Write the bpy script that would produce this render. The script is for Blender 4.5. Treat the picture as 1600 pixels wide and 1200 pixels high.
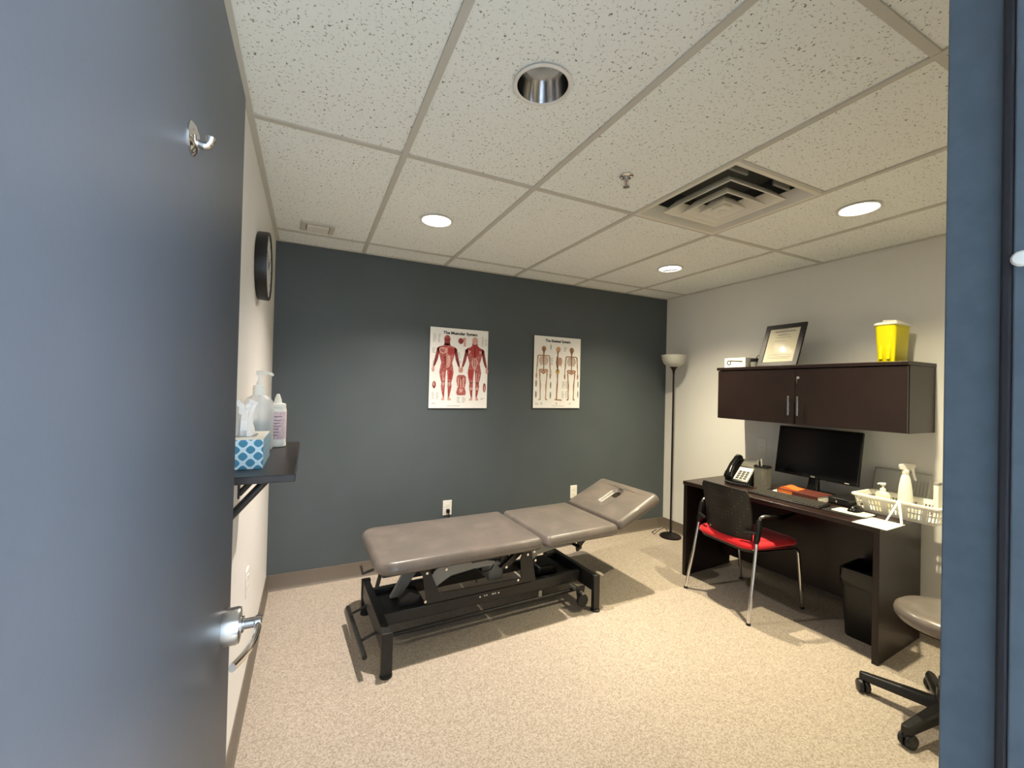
import bpy, bmesh, math, random
from mathutils import Vector, Matrix
random.seed(7)
for o in list(bpy.data.objects): bpy.data.objects.remove(o, do_unlink=True)
scene = bpy.context.scene
COL = scene.collection
R = math.radians

# ------------------------------------------------------------------ room size (metres)
W, YB, H = 3.538, 3.224, 2.344       # right wall, back wall, ceiling
YF, YH = 0.225, 0.095                # room face and hall face of the doorway wall
HX0, HX1, HY0 = -0.9, 4.6, -1.5      # hallway outside the door

# ------------------------------------------------------------------ camera
cam = bpy.data.cameras.new('camera'); camo = bpy.data.objects.new('camera', cam); COL.objects.link(camo)
cam.sensor_fit = 'HORIZONTAL'; cam.sensor_width = 36.0; cam.lens = 657.4 / 1600 * 36.0
cam.clip_start = 0.02; cam.clip_end = 50
yaw, pit, rol = R(25.748), R(0.549), R(1.374)
fw = Vector((math.sin(yaw)*math.cos(pit), math.cos(yaw)*math.cos(pit), math.sin(pit)))
rt = Vector((math.cos(yaw), -math.sin(yaw), 0)); up = rt.cross(fw)
r2 = math.cos(rol)*rt + math.sin(rol)*up; u2 = -math.sin(rol)*rt + math.cos(rol)*up
m = Matrix((r2, u2, -fw)).transposed().to_4x4(); m.translation = Vector((0.2236, 0.0, 1.392))
camo.matrix_world = m
scene.camera = camo

# ------------------------------------------------------------------ world, panel light in the hall, exposure
world = bpy.data.worlds.new('world'); scene.world = world; world.use_nodes = True
world.node_tree.nodes['Background'].inputs[0].default_value = (0.55, 0.68, 1.0, 1)
world.node_tree.nodes['Background'].inputs[1].default_value = 0.3
def area(name, loc, rot, sx, sy, power, color):
    l = bpy.data.lights.new(name, 'AREA'); l.shape = 'RECTANGLE'; l.size = sx; l.size_y = sy
    l.energy = power; l.color = color
    o = bpy.data.objects.new(name, l); COL.objects.link(o); o.location = loc; o.rotation_euler = rot
    return o
HALL_LIGHTS = [(2.30, -0.70)]
for hx_, hy_ in HALL_LIGHTS: area('hall_panel_light', (hx_, hy_, H-0.012), (0, 0, 0), 1.14, 0.54, 200, (0.76, 0.88, 1.0))
DOWNLIGHT_POWER = 118
DOWNLIGHT_COLORS = [None, (1.0, 0.89, 0.79), (0.80, 0.70, 0.475), (0.9, 0.78, 0.55)]
vs = scene.view_settings
vs.view_transform = 'Standard'; vs.look = 'None'; vs.gamma = 1.0; vs.use_curve_mapping = False
vs.exposure = 1.22

# ------------------------------------------------------------------ materials
MATS = {}
def srgb(r, g, b):
    f = lambda c: (c/255/12.92) if c/255 <= 0.04045 else ((c/255+0.055)/1.055)**2.4
    return (f(r), f(g), f(b), 1)
def mat(name, col, rough=0.5, metal=0.0, spec=0.5, noise=None, bump=None, coat=0.0, trans=0.0, alpha=1.0, emit=None, ior=1.45, sheen=0.0):
    """noise=(scale, other colour, mix amount low, high); bump=(scale, strength, distance)"""
    mt = bpy.data.materials.new(name); mt.use_nodes = True
    nt = mt.node_tree; b = nt.nodes['Principled BSDF']
    b.inputs['Base Color'].default_value = col; b.inputs['Roughness'].default_value = rough
    b.inputs['Metallic'].default_value = metal; b.inputs['Specular IOR Level'].default_value = spec
    b.inputs['Coat Weight'].default_value = coat; b.inputs['Transmission Weight'].default_value = trans
    b.inputs['IOR'].default_value = ior; b.inputs['Alpha'].default_value = alpha
    if sheen: b.inputs['Sheen Weight'].default_value = sheen
    if emit: b.inputs['Emission Color'].default_value = emit[0]; b.inputs['Emission Strength'].default_value = emit[1]
    if noise or bump:
        tc = nt.nodes.new('ShaderNodeTexCoord')
    if noise:
        n = nt.nodes.new('ShaderNodeTexNoise'); n.inputs['Scale'].default_value = noise[0]; n.inputs['Detail'].default_value = 4
        nt.links.new(tc.outputs['Object'], n.inputs['Vector'])
        mr = nt.nodes.new('ShaderNodeMapRange'); mr.inputs[1].default_value = noise[2]; mr.inputs[2].default_value = noise[3]
        nt.links.new(n.outputs['Fac'], mr.inputs[0])
        mx = nt.nodes.new('ShaderNodeMix'); mx.data_type = 'RGBA'
        mx.inputs[6].default_value = col; mx.inputs[7].default_value = noise[1]
        nt.links.new(mr.outputs[0], mx.inputs[0]); nt.links.new(mx.outputs[2], b.inputs['Base Color'])
    if bump:
        n2 = nt.nodes.new('ShaderNodeTexNoise'); n2.inputs['Scale'].default_value = bump[0]; n2.inputs['Detail'].default_value = 3
        nt.links.new(tc.outputs['Object'], n2.inputs['Vector'])
        bp = nt.nodes.new('ShaderNodeBump'); bp.inputs['Strength'].default_value = bump[1]; bp.inputs['Distance'].default_value = bump[2]
        nt.links.new(n2.outputs['Fac'], bp.inputs['Height']); nt.links.new(bp.outputs['Normal'], b.inputs['Normal'])
    MATS[name] = mt
    return mt

mat('wall_charcoal', srgb(82, 90, 93), 0.55, bump=(220, 0.08, 0.002), noise=(2.5, srgb(79, 87, 90), 0.35, 0.65))
mat('wall_pale', srgb(230, 229, 223), 0.6, bump=(220, 0.08, 0.002))
mat('wall_white', srgb(236, 233, 227), 0.6, bump=(220, 0.08, 0.002))
mat('wall_hall', srgb(214, 220, 228), 0.6)
mat('rubber_base', srgb(112, 103, 92), 0.5, bump=(80, 0.05, 0.002))
mat('frame_blue', srgb(88, 100, 110), 0.42, noise=(30, srgb(83, 95, 105), 0.4, 0.6))
mat('door_blue', srgb(69, 72, 78), 0.42, noise=(3, srgb(66, 69, 75), 0.35, 0.65), bump=(160, 0.06, 0.001))
mat('gasket', srgb(28, 27, 34), 0.7)
mat('chrome', (0.75, 0.75, 0.76, 1), 0.12, 1.0)
mat('steel', (0.62, 0.62, 0.63, 1), 0.28, 1.0)
mat('tee_white', srgb(200, 198, 188), 0.5)
mat('vent_white', srgb(228, 225, 212), 0.4)
mat('vent_dark', srgb(70, 72, 70), 0.8)
mat('trim_white', srgb(232, 230, 224), 0.4)
mat('black_paint', srgb(29, 29, 29), 0.4, noise=(60, srgb(34, 34, 33), 0.4, 0.6))
mat('dark_steel', (0.22, 0.21, 0.20, 1), 0.25, 1.0)
mat('grey_paint', srgb(132, 132, 126), 0.4)
mat('black_plastic', srgb(24, 24, 25), 0.4)
mat('black_gloss', srgb(14, 14, 15), 0.12)
mat('black_rubber', srgb(30, 30, 31), 0.7)
mat('screen_black', srgb(8, 8, 9), 0.18, spec=0.3)
mat('vinyl', srgb(104, 98, 92), 0.33, noise=(9, srgb(118, 108, 101), 0.45, 0.72), bump=(420, 0.10, 0.001), coat=0.35)
mat('espresso', srgb(31, 19, 17), 0.38, noise=(9, srgb(26, 15, 13), 0.35, 0.65))
mat('espresso_top', srgb(42, 28, 25), 0.28, noise=(9, srgb(36, 23, 21), 0.35, 0.65))
mat('shelf_black', srgb(42, 38, 38), 0.35, noise=(14, srgb(50, 44, 43), 0.4, 0.6))
mat('lamp_bronze', srgb(34, 28, 28), 0.35, metal=0.4)
mat('lamp_shade', srgb(214, 214, 204), 0.5, trans=0.25)
mat('red_fabric', srgb(226, 14, 32), 0.75, noise=(700, srgb(196, 8, 24), 0.4, 0.6), bump=(700, 0.3, 0.001), sheen=0.2)
mat('white_plastic', srgb(240, 238, 228), 0.35)
mat('white_paper', srgb(243, 240, 228), 0.7)
mat('cream_paper', srgb(236, 228, 196), 0.7)
mat('frosted_plastic', srgb(226, 232, 232), 0.3, alpha=0.38)
mat('liquid_gel', srgb(205, 212, 212), 0.3, alpha=0.72)
mat('clear_plastic', srgb(225, 228, 225), 0.12, alpha=0.15)
mat('smoke_plastic', srgb(120, 118, 108), 0.15, alpha=0.55)
mat('yellow_plastic', srgb(236, 222, 6), 0.4)
mat('poster_white', srgb(250, 249, 244), 0.45)
mat('ink_black', srgb(24, 22, 22), 0.6)
mat('ink_grey', srgb(190, 188, 182), 0.6)
mat('ink_midgrey', srgb(150, 146, 138), 0.6)
mat('muscle_red', srgb(164, 72, 70), 0.55, noise=(140, srgb(208, 132, 124), 0.45, 0.62))
mat('muscle_bright', srgb(182, 52, 52), 0.55, noise=(160, srgb(168, 70, 66), 0.4, 0.6))
mat('muscle_dark', srgb(120, 48, 44), 0.55, noise=(150, srgb(168, 72, 66), 0.45, 0.6))
mat('tendon', srgb(226, 186, 172), 0.55, noise=(160, srgb(206, 140, 128), 0.45, 0.62))
mat('bone', srgb(196, 160, 122), 0.55, noise=(180, srgb(160, 118, 84), 0.45, 0.62))
mat('bone_dark', srgb(138, 96, 66), 0.55, noise=(200, srgb(186, 140, 104), 0.45, 0.62))
mat('bone_yellow', srgb(206, 172, 96), 0.55)
mat('book_brown', srgb(84, 40, 32), 0.5)
mat('book_orange', srgb(206, 104, 48), 0.5)
mat('book_cream', srgb(226, 178, 120), 0.5)
mat('leaf_green', srgb(150, 168, 120), 0.6)
mat('key_panel', srgb(222, 216, 196), 0.5)
mat('tissue_white', srgb(246, 244, 240), 0.8)
mat('label_pink', srgb(206, 178, 184), 0.5, noise=(220, srgb(226, 210, 212), 0.4, 0.6))
mat('label_text', srgb(112, 82, 96), 0.5)
mat('pen_pink', srgb(196, 128, 124), 0.4)
mat('clock_face', srgb(214, 214, 210), 0.4)
mat('red_ink', srgb(196, 70, 66), 0.5)
mat('bulb_lit', (1, 1, 1, 1), 0.4, emit=((1.0, 0.95, 0.86, 1), 9.0))
mat('bulb_off', srgb(226, 226, 218), 0.3)
mat('vial', srgb(214, 226, 208), 0.3)
mat('outlet_white', srgb(236, 234, 226), 0.4)

def carpet():
    mt = bpy.data.materials.new('carpet'); mt.use_nodes = True; nt = mt.node_tree; b = nt.nodes['Principled BSDF']
    b.inputs['Roughness'].default_value = 0.95; b.inputs['Specular IOR Level'].default_value = 0.1
    tc = nt.nodes.new('ShaderNodeTexCoord')
    v = nt.nodes.new('ShaderNodeTexVoronoi'); v.inputs['Scale'].default_value = 210          # one random shade per yarn tuft
    n = nt.nodes.new('ShaderNodeTexNoise'); n.inputs['Scale'].default_value = 120; n.inputs['Detail'].default_value = 3
    for q in (v, n): nt.links.new(tc.outputs['Object'], q.inputs['Vector'])
    sp = nt.nodes.new('ShaderNodeSeparateColor'); nt.links.new(v.outputs['Color'], sp.inputs[0])
    mx = nt.nodes.new('ShaderNodeMix'); mx.data_type = 'FLOAT'; mx.inputs[0].default_value = 0.45
    nt.links.new(sp.outputs[0], mx.inputs[2]); nt.links.new(n.outputs['Fac'], mx.inputs[3])
    cr = nt.nodes.new('ShaderNodeValToRGB'); e = cr.color_ramp.elements
    e[0].position = 0.20; e[0].color = srgb(145, 134, 121); e[1].position = 0.78; e[1].color = srgb(186, 175, 161)
    k = e.new(0.48); k.color = srgb(168, 157, 143)
    nt.links.new(mx.outputs[0], cr.inputs[0]); nt.links.new(cr.outputs[0], b.inputs['Base Color'])
    bp = nt.nodes.new('ShaderNodeBump'); bp.inputs['Strength'].default_value = 0.35; bp.inputs['Distance'].default_value = 0.002
    nt.links.new(v.outputs['Distance'], bp.inputs['Height']); nt.links.new(bp.outputs['Normal'], b.inputs['Normal'])
    MATS['carpet'] = mt
carpet()
def tilemat():
    mt = bpy.data.materials.new('ceiling_tile'); mt.use_nodes = True; nt = mt.node_tree; b = nt.nodes['Principled BSDF']
    b.inputs['Roughness'].default_value = 0.9; b.inputs['Specular IOR Level'].default_value = 0.1
    tc = nt.nodes.new('ShaderNodeTexCoord')
    n1 = nt.nodes.new('ShaderNodeTexNoise'); n1.inputs['Scale'].default_value = 120; n1.inputs['Detail'].default_value = 2.5; n1.inputs['Distortion'].default_value = 0.8
    n2 = nt.nodes.new('ShaderNodeTexNoise'); n2.inputs['Scale'].default_value = 260; n2.inputs['Detail'].default_value = 2
    for n in (n1, n2): nt.links.new(tc.outputs['Object'], n.inputs['Vector'])
    cr = nt.nodes.new('ShaderNodeValToRGB')
    e = cr.color_ramp.elements; e[0].position = 0.31; e[0].color = srgb(140, 136, 122); e[1].position = 0.385; e[1].color = srgb(246, 250, 246)
    nt.links.new(n1.outputs['Fac'], cr.inputs[0])
    mx = nt.nodes.new('ShaderNodeMix'); mx.data_type = 'RGBA'; mx.blend_type = 'MULTIPLY'; mx.inputs[0].default_value = 0.06
    nt.links.new(cr.outputs[0], mx.inputs[6]); nt.links.new(n2.outputs['Fac'], mx.inputs[7])
    nt.links.new(mx.outputs[2], b.inputs['Base Color'])
    bp = nt.nodes.new('ShaderNodeBump'); bp.inputs['Strength'].default_value = 0.45; bp.inputs['Distance'].default_value = 0.004
    nt.links.new(cr.outputs[0], bp.inputs['Height']); nt.links.new(bp.outputs['Normal'], b.inputs['Normal'])
    MATS['ceiling_tile'] = mt
tilemat()
def meshback():
    """black chair back: rows of little round perforations (flat pattern)"""
    mt = bpy.data.materials.new('perforated_black'); mt.use_nodes = True; nt = mt.node_tree; b = nt.nodes['Principled BSDF']
    b.inputs['Roughness'].default_value = 0.45
    tc = nt.nodes.new('ShaderNodeTexCoord'); v = nt.nodes.new('ShaderNodeTexVoronoi'); v.inputs['Scale'].default_value = 42; v.inputs['Randomness'].default_value = 0.0
    nt.links.new(tc.outputs['Object'], v.inputs['Vector'])
    cr = nt.nodes.new('ShaderNodeValToRGB'); e = cr.color_ramp.elements
    e[0].position = 0.2; e[0].color = srgb(70, 62, 48); e[1].position = 0.27; e[1].color = srgb(26, 25, 25)
    nt.links.new(v.outputs['Distance'], cr.inputs[0]); nt.links.new(cr.outputs[0], b.inputs['Base Color'])
    MATS['perforated_black'] = mt
meshback()
def tissuepattern():
    """teal lozenges with pale borders printed on a tissue box: |sin| lattice in object space (y along, z up)"""
    mt = bpy.data.materials.new('tissue_pattern'); mt.use_nodes = True; nt = mt.node_tree; b = nt.nodes['Principled BSDF']
    b.inputs['Roughness'].default_value = 0.5
    tc = nt.nodes.new('ShaderNodeTexCoord'); sp = nt.nodes.new('ShaderNodeSeparateXYZ'); nt.links.new(tc.outputs['Object'], sp.inputs[0])
    def M(op, a, bb=None):
        n = nt.nodes.new('ShaderNodeMath'); n.operation = op
        for i, x in enumerate((a, bb)):
            if x is None: continue
            if isinstance(x, (int, float)): n.inputs[i].default_value = x
            else: nt.links.new(x, n.inputs[i])
        return n.outputs[0]
    h = M('ADD', sp.outputs['X'], sp.outputs['Y'])
    c1 = M('COSINE', M('MULTIPLY', h, 2*math.pi/0.036)); c2 = M('COSINE', M('MULTIPLY', sp.outputs['Z'], 2*math.pi/0.036))
    s = M('ABSOLUTE', M('ADD', c1, c2))
    cr = nt.nodes.new('ShaderNodeValToRGB'); cr.color_ramp.interpolation = 'CONSTANT'; e = cr.color_ramp.elements
    e[0].position = 0.0; e[0].color = srgb(206, 226, 232); e[1].position = 0.62; e[1].color = srgb(58, 128, 158)
    nt.links.new(s, cr.inputs[0]); nt.links.new(cr.outputs[0], b.inputs['Base Color'])
    MATS['tissue_pattern'] = mt
tissuepattern()

# ------------------------------------------------------------------ mesh helpers
class MB:
    def __init__(s): s.v = []; s.f = []; s.mi = []; s.mats = []; s.M = Matrix(); s.cur = 0
    def use(s, m):
        if m not in s.mats: s.mats.append(m)
        s.cur = s.mats.index(m); return s
    def add(s, vs, fs):
        b = len(s.v); s.v += [tuple(s.M @ Vector(p)) for p in vs]
        s.f += [tuple(i+b for i in f) for f in fs]; s.mi += [s.cur]*len(fs); return s
    def box(s, x0, x1, y0, y1, z0, z1):
        vs = [(x, y, z) for z in (z0, z1) for y in (y0, y1) for x in (x0, x1)]
        return s.add(vs, [(0,2,3,1),(4,5,7,6),(0,1,5,4),(2,6,7,3),(0,4,6,2),(1,3,7,5)])
    def loft(s, loops, cap0=True, cap1=True, closed=True, ring=False):
        n = len(loops[0]); vs = [p for l in loops for p in l]; fs = []
        L = len(loops)
        for i in range(L if ring else L-1):
            a, b = i*n, ((i+1) % L)*n
            for j in range(n if closed else n-1):
                k = (j+1) % n; fs.append((a+j, a+k, b+k, b+j))
        if cap0 and not ring: fs.append(tuple(reversed(range(n))))
        if cap1 and not ring: fs.append(tuple(range((L-1)*n, L*n)))
        return s.add(vs, fs)
    def tube(s, path, r, seg=10, caps=True):
        path = [Vector(p) for p in path]; loops = []; prev = None
        rs = r if isinstance(r, (list, tuple)) else [r]*len(path)
        for i, p in enumerate(path):
            t = (path[min(i+1, len(path)-1)] - path[max(i-1, 0)]).normalized()
            if prev is None:
                a = Vector((0,0,1)) if abs(t.z) < 0.9 else Vector((1,0,0)); n = t.cross(a).normalized()
            else: n = (prev - t*prev.dot(t)).normalized()
            prev = n; b = t.cross(n)
            loops.append([tuple(p + rs[i]*(math.cos(2*math.pi*k/seg)*n + math.sin(2*math.pi*k/seg)*b)) for k in range(seg)])
        return s.loft(loops, caps, caps)
    def cyl(s, p0, p1, r, seg=16, r1=None): return s.tube([p0, p1], [r, r if r1 is None else r1], seg)
    def lathe(s, prof, seg=24, c=(0,0,0), cap0=True, cap1=True, ring=False):
        loops = [[(c[0]+r*math.cos(2*math.pi*k/seg), c[1]+r*math.sin(2*math.pi*k/seg), c[2]+z) for k in range(seg)] for r, z in prof]
        return s.loft(loops, cap0, cap1, ring=ring)
    def prism(s, poly, a, b, axis='y'):
        """poly in the plane across axis; axis y: (x,z), x: (y,z), z: (x,y)"""
        def P(p, t): return {'y': (p[0], t, p[1]), 'x': (t, p[0], p[1]), 'z': (p[0], p[1], t)}[axis]
        return s.loft([[P(p, a) for p in poly], [P(p, b) for p in poly]])
    def build(s, name, material=None, parent=None, smooth=None, bevel=0, bseg=2, loc=None, label=None):
        me = bpy.data.meshes.new(name); me.from_pydata(s.v, [], s.f); me.update()
        bm = bmesh.new(); bm.from_mesh(me); bmesh.ops.recalc_face_normals(bm, faces=bm.faces); bm.to_mesh(me); bm.free()
        if material: me.materials.append(MATS[material])
        else:
            for m_ in s.mats: me.materials.append(MATS[m_])
            for p, i in zip(me.polygons, s.mi): p.material_index = i
        if smooth is not None:
            me.shade_smooth(); me.set_sharp_from_angle(angle=R(smooth))
        o = bpy.data.objects.new(name, me); COL.objects.link(o)
        if parent: o.parent = parent
        if loc: o.location = loc
        if bevel:
            md = o.modifiers.new('bevel', 'BEVEL'); md.width = bevel; md.segments = bseg; md.limit_method = 'ANGLE'; md.angle_limit = R(40)
            if smooth is None: me.shade_smooth(); me.set_sharp_from_angle(angle=R(50))
        if label: o['label'] = label
        return o
def tag(o, label, cat, group=None):
    o['label'] = label; o['category'] = cat
    if group: o['group'] = group
    return o
def empty(name, loc, rz=0, label=None, cat=None, group=None):
    o = bpy.data.objects.new(name, None); COL.objects.link(o); o.location = loc; o.rotation_euler = (0, 0, rz)
    o.empty_display_size = 0.1
    if label: tag(o, label, cat, group)
    return o
def struct(o): o['kind'] = 'structure'; return o
def B(x0, x1, y0, y1, z0, z1): return MB().box(x0, x1, y0, y1, z0, z1)
def dup(o, parent=None, loc=None, rot=None):
    c = o.copy(); COL.objects.link(c); c.parent = parent
    if loc is not None: c.location = loc
    if rot is not None: c.rotation_euler = rot
    for ch in list(o.children): dup(ch, c)
    return c
def rrect(cx, cy, hx, hy, r, n=6, r_neg=None):
    """rounded rectangle outline, counter-clockwise, 4*(n+1) points"""
    pts = []
    r_pos = r; r_neg = r if r_neg is None else r_neg
    for sx, sy, a0 in ((1,1,0),(-1,1,90),(-1,-1,180),(1,-1,270)):
        r = r_pos if sx > 0 else r_neg
        for k in range(n+1):
            a = R(a0 + 90*k/n); pts.append((cx+sx*(hx-r)+r*math.cos(a), cy+sy*(hy-r)+r*math.sin(a)))
    return pts
def cushion(hx, hy, z0, z1, r, e, slot=None, n=8, r_neg=None):
    """upholstered pad: rounded rectangle plan, soft rounded rim e; slot=(cx, hx, hy, r) cuts an opening through"""
    mb = MB(); loops = []
    def lp(inset, z, rr=None): return [(x, y, z) for x, y in rrect(0, 0, hx-inset, hy-inset, max(r-inset, 0.012), n, None if r_neg is None else max(r_neg-inset, 0.012))]
    zm = z0 + 0.012
    loops.append(lp(0.03, z0)); loops.append(lp(0.008, z0)); loops.append(lp(0.0, zm))
    for k in range(1, 8):
        a = R(90*k/7); loops.append(lp(e*(1-math.cos(a))*0.9, zm+(z1-0.006-zm)*math.sin(a)))
    loops.append(lp(e*1.6, z1-0.003)); loops.append(lp(e*2.6, z1))
    if slot:
        cx, sx, sy, sr = slot
        def sl(g, z): return [(x, y, z) for x, y in rrect(cx, 0, sx+g, sy+g, sr+g, n)]
        def hole(r_, z): return [(x, y, z) for x, y in rrect(cx+sx-sy, 0, r_, r_, r_*0.999, n)]
        loops += [sl(0.03, z1), sl(0.014, z1-0.003), sl(0.004, z1-0.012), sl(-0.002, z1-0.018), sl(-0.010, z1-0.022), hole(sy-0.003, z1-0.024), hole(sy-0.001, z0)]
        return mb.loft(loops, ring=True)
    loops.append(lp(min(hx, hy)*0.7, z1+0.001))
    return mb.loft(loops)
def text_mesh(name, s, size, material, parent, loc, rot, bold=0.0, depth=0.0006, width=None):
    cu = bpy.data.curves.new(name, 'FONT'); cu.body = s; cu.size = size; cu.align_x = 'CENTER'; cu.align_y = 'CENTER'
    cu.extrude = depth/2; cu.offset = bold; cu.resolution_u = 2
    t = bpy.data.objects.new(name, cu); COL.objects.link(t)
    dg = bpy.context.evaluated_depsgraph_get(); me = bpy.data.meshes.new_from_object(t.evaluated_get(dg))
    bpy.data.objects.remove(t, do_unlink=True); bpy.data.curves.remove(cu)
    if width:
        xs = [v.co.x for v in me.vertices]; k = width/(max(xs)-min(xs))
        for v in me.vertices: v.co.x *= k
    me.materials.clear(); me.materials.append(MATS[material])
    o = bpy.data.objects.new(name, me); COL.objects.link(o); o.parent = parent; o.location = loc; o.rotation_euler = rot
    return o

# ================================================================== SETTING
fl = struct(B(HX0, HX1, HY0, YB+0.1, -0.06, 0.0).build('floor', 'carpet'))
struct(B(-0.1, W+0.1, YB, YB+0.1, 0, H+0.2).build('wall_back', 'wall_charcoal'))
struct(B(-0.1, 0, YF, YB, 0, H+0.2).build('wall_left', 'wall_white'))
struct(B(W, W+0.1, YF, YB, 0, H+0.2).build('wall_right', 'wall_pale'))
JX0, JX1, DH = 0.030, 0.930, 2.040          # door opening
fm = MB(); fm.box(HX0, JX0-0.004, YH, YF, 0, H+0.2); fm.box(JX1+0.004, HX1, YH, YF, 0, H+0.2); fm.box(JX0-0.004, JX1+0.004, YH, YF, DH+0.004, H+0.2)
struct(fm.build('wall_front', 'wall_pale'))
struct(B(HX0, HX1, HY0-0.1, HY0, 0, H+0.2).build('wall_hall', 'wall_hall'))
struct(B(HX0-0.1, HX0, HY0, YF, 0, H+0.2).build('wall_hall_end', 'wall_hall'))
struct(B(HX0, HX1, HY0, YH, H, H+0.1).build('ceiling_hall', 'trim_white'))
struct(B(HX1, HX1+0.1, HY0, YF, 0, H+0.2).build('wall_hall_far', 'wall_hall'))
mat('panel_diffuser', (1, 1, 1, 1), 0.5, emit=((0.66, 0.80, 1.0, 1), 4.0))
for (hx_, hy_), lab in zip(HALL_LIGHTS, ('flat panel light on the hallway ceiling outside the door',)):
    t_ = empty('panel_light', (hx_, hy_, H), 0, lab, 'ceiling light')
    MB().loft([[(x, y, z) for x, y in ((-a, -b), (a, -b), (a, b), (-a, b))] for a, b, z in ((0.605, 0.305, 0.0), (0.605, 0.305, -0.010), (0.575, 0.275, -0.010), (0.575, 0.275, 0.0))], ring=True).build('frame', 'trim_white', t_)
    B(-0.575, 0.575, -0.275, 0.275, -0.008, -0.001).build('diffuser', 'panel_diffuser', t_)

# baseboards: rubber cove base
def cove(name, pts):
    mb = MB(); mb.loft(pts); return struct(mb.build(name, 'rubber_base', smooth=40))
prof = [(0.0, 0.105), (0.004, 0.104), (0.0055, 0.02), (0.009, 0.008), (0.016, 0.0), (0.0, 0.0)]
cove('baseboard_back', [[(x, YB-d, z) for d, z in prof] for x in (0.0, W)])
cove('baseboard_left', [[(d, y, z) for d, z in prof] for y in (YF, YB-0.004)])
cove('baseboard_right', [[(W-d, y, z) for d, z in prof] for y in (YF, YB-0.004)])

# metal door frame: strike jamb, hinge jamb and head, each with a rebate and a stop
def jamb_profile(x, s):      # s=+1 strike side (projects to -x), -1 hinge side
    return [(x+s*0.03, YF+0.012), (x, YF+0.012), (x, YF-0.048), (x-s*0.016, YF-0.048), (x-s*0.016, YH-0.012), (x+s*0.03, YH-0.012), (x+s*0.03, YH-0.002), (x+s*0.003, YH-0.002), (x+s*0.003, YF+0.002), (x+s*0.03, YF+0.002)]
fr = struct(MB().prism(jamb_profile(JX1, 1), 0, DH, 'z').build('door_frame', 'frame_blue', bevel=0.002))
MB().prism(jamb_profile(JX0, -1), 0, DH, 'z').build('hinge_jamb', 'frame_blue', fr, bevel=0.002)
hp = [(YF+0.012, DH+0.03), (YF+0.012, DH), (YF-0.048, DH), (YF-0.048, DH-0.016), (YH-0.012, DH-0.016), (YH-0.012, DH+0.03)]
MB().prism(hp, JX0, JX1, 'x').build('head_jamb', 'frame_blue', fr, bevel=0.002)
B(JX1-0.0155, JX1-0.001, YF-0.048, YF-0.038, 0.0, DH).build('gasket', 'gasket', fr, bevel=0.003)
g = MB(); g.lathe([(0.0085, 0), (0.0085, 0.003), (0.006, 0.006), (0.002, 0.0065)], 14); g.M = Matrix()
sil = g.build('silencer_bumper', 'trim_white', fr, smooth=40); sil.location = (JX1-0.016, YF-0.055, 1.545); sil.rotation_euler = (0, R(-90), 0)
sp = B(JX1-0.0015, JX1+0.001, YF-0.044, YF-0.012, 0.83, 0.95).build('strike_plate', 'steel', fr, bevel=0.001)

# the open door: leaf, lever set, robe hook, hinges
door = struct(B(JX0+0.004, JX0+0.049, YF+0.002, 1.115, 0.008, 2.030).build('door_1', 'door_blue', bevel=0.002))
DX = JX0+0.049
def lever_set(xs, sgn):
    root = MB()
    root.M = Matrix.Translation((xs, 1.030, 0.888)) @ Matrix.Rotation(R(90*sgn), 4, 'Y')
    root.lathe([(0.036, 0.0), (0.036, 0.024), (0.034, 0.029), (0.026, 0.0305)], 36)
    ro = root.build('rose', 'steel', door, smooth=35)
    nk = MB(); nk.M = Matrix.Translation((xs, 1.030, 0.888)) @ Matrix.Rotation(R(90*sgn), 4, 'Y')
    nk.lathe([(0.0165, 0.0295), (0.0165, 0.035), (0.0105, 0.0365), (0.0105, 0.054), (0.0125, 0.056), (0.0125, 0.066), (0.009, 0.069)], 24)
    nk.build('neck', 'chrome', ro, smooth=35)
    lv = MB(); x = xs + sgn*0.061; loops = []
    for k in range(13):
        t = k/12; y = 1.042 - 0.125*t; z = 0.888 - 0.012*math.sin(t*math.pi*0.6) - 0.010*t; xx = x - sgn*(0.030*t*t) + sgn*0.004*math.sin(t*math.pi)
        hw = 0.0115*(1-0.25*t); ht = 0.0055
        loops.append([(xx+ht*math.cos(a), y, z+hw*math.sin(a)) for a in [2*math.pi*j/12 for j in range(12)]])
    lv.loft(loops); lv.build('lever', 'chrome', ro, smooth=50)
lever_set(DX, 1)
lever_set(JX0+0.004, -1) if False else None
lp = B(JX0+0.012, JX0+0.041, 1.1145, 1.1165, 0.83, 0.946).build('latch_plate', 'steel', door, bevel=0.0008)
for zz in (0.25, 1.02, 1.8):
    h = MB(); h.cyl((JX0+0.052, YF+0.004, zz-0.055), (JX0+0.052, YF+0.004, zz+0.055), 0.0065, 12); h.build('hinge', 'steel', door, smooth=40)
hk = empty('robe_hook', (DX, 0.667, 1.703), 0, 'small chrome robe hook with a round plate, high on the open blue door', 'hook')
a = MB(); a.M = Matrix.Rotation(R(90), 4, 'Y'); a.lathe([(0.021, 0.0), (0.021, 0.002), (0.016, 0.006), (0.008, 0.008)], 28); a.build('plate', 'chrome', hk, smooth=40)
a = MB(); a.tube([(0.006, 0, -0.004), (0.013, 0, -0.006), (0.017, 0, -0.005), (0.020, 0, 0.000), (0.021, 0, 0.006)], [0.005, 0.005, 0.005, 0.005, 0.006], 12); a.build('peg', 'chrome', hk, smooth=60)

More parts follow.
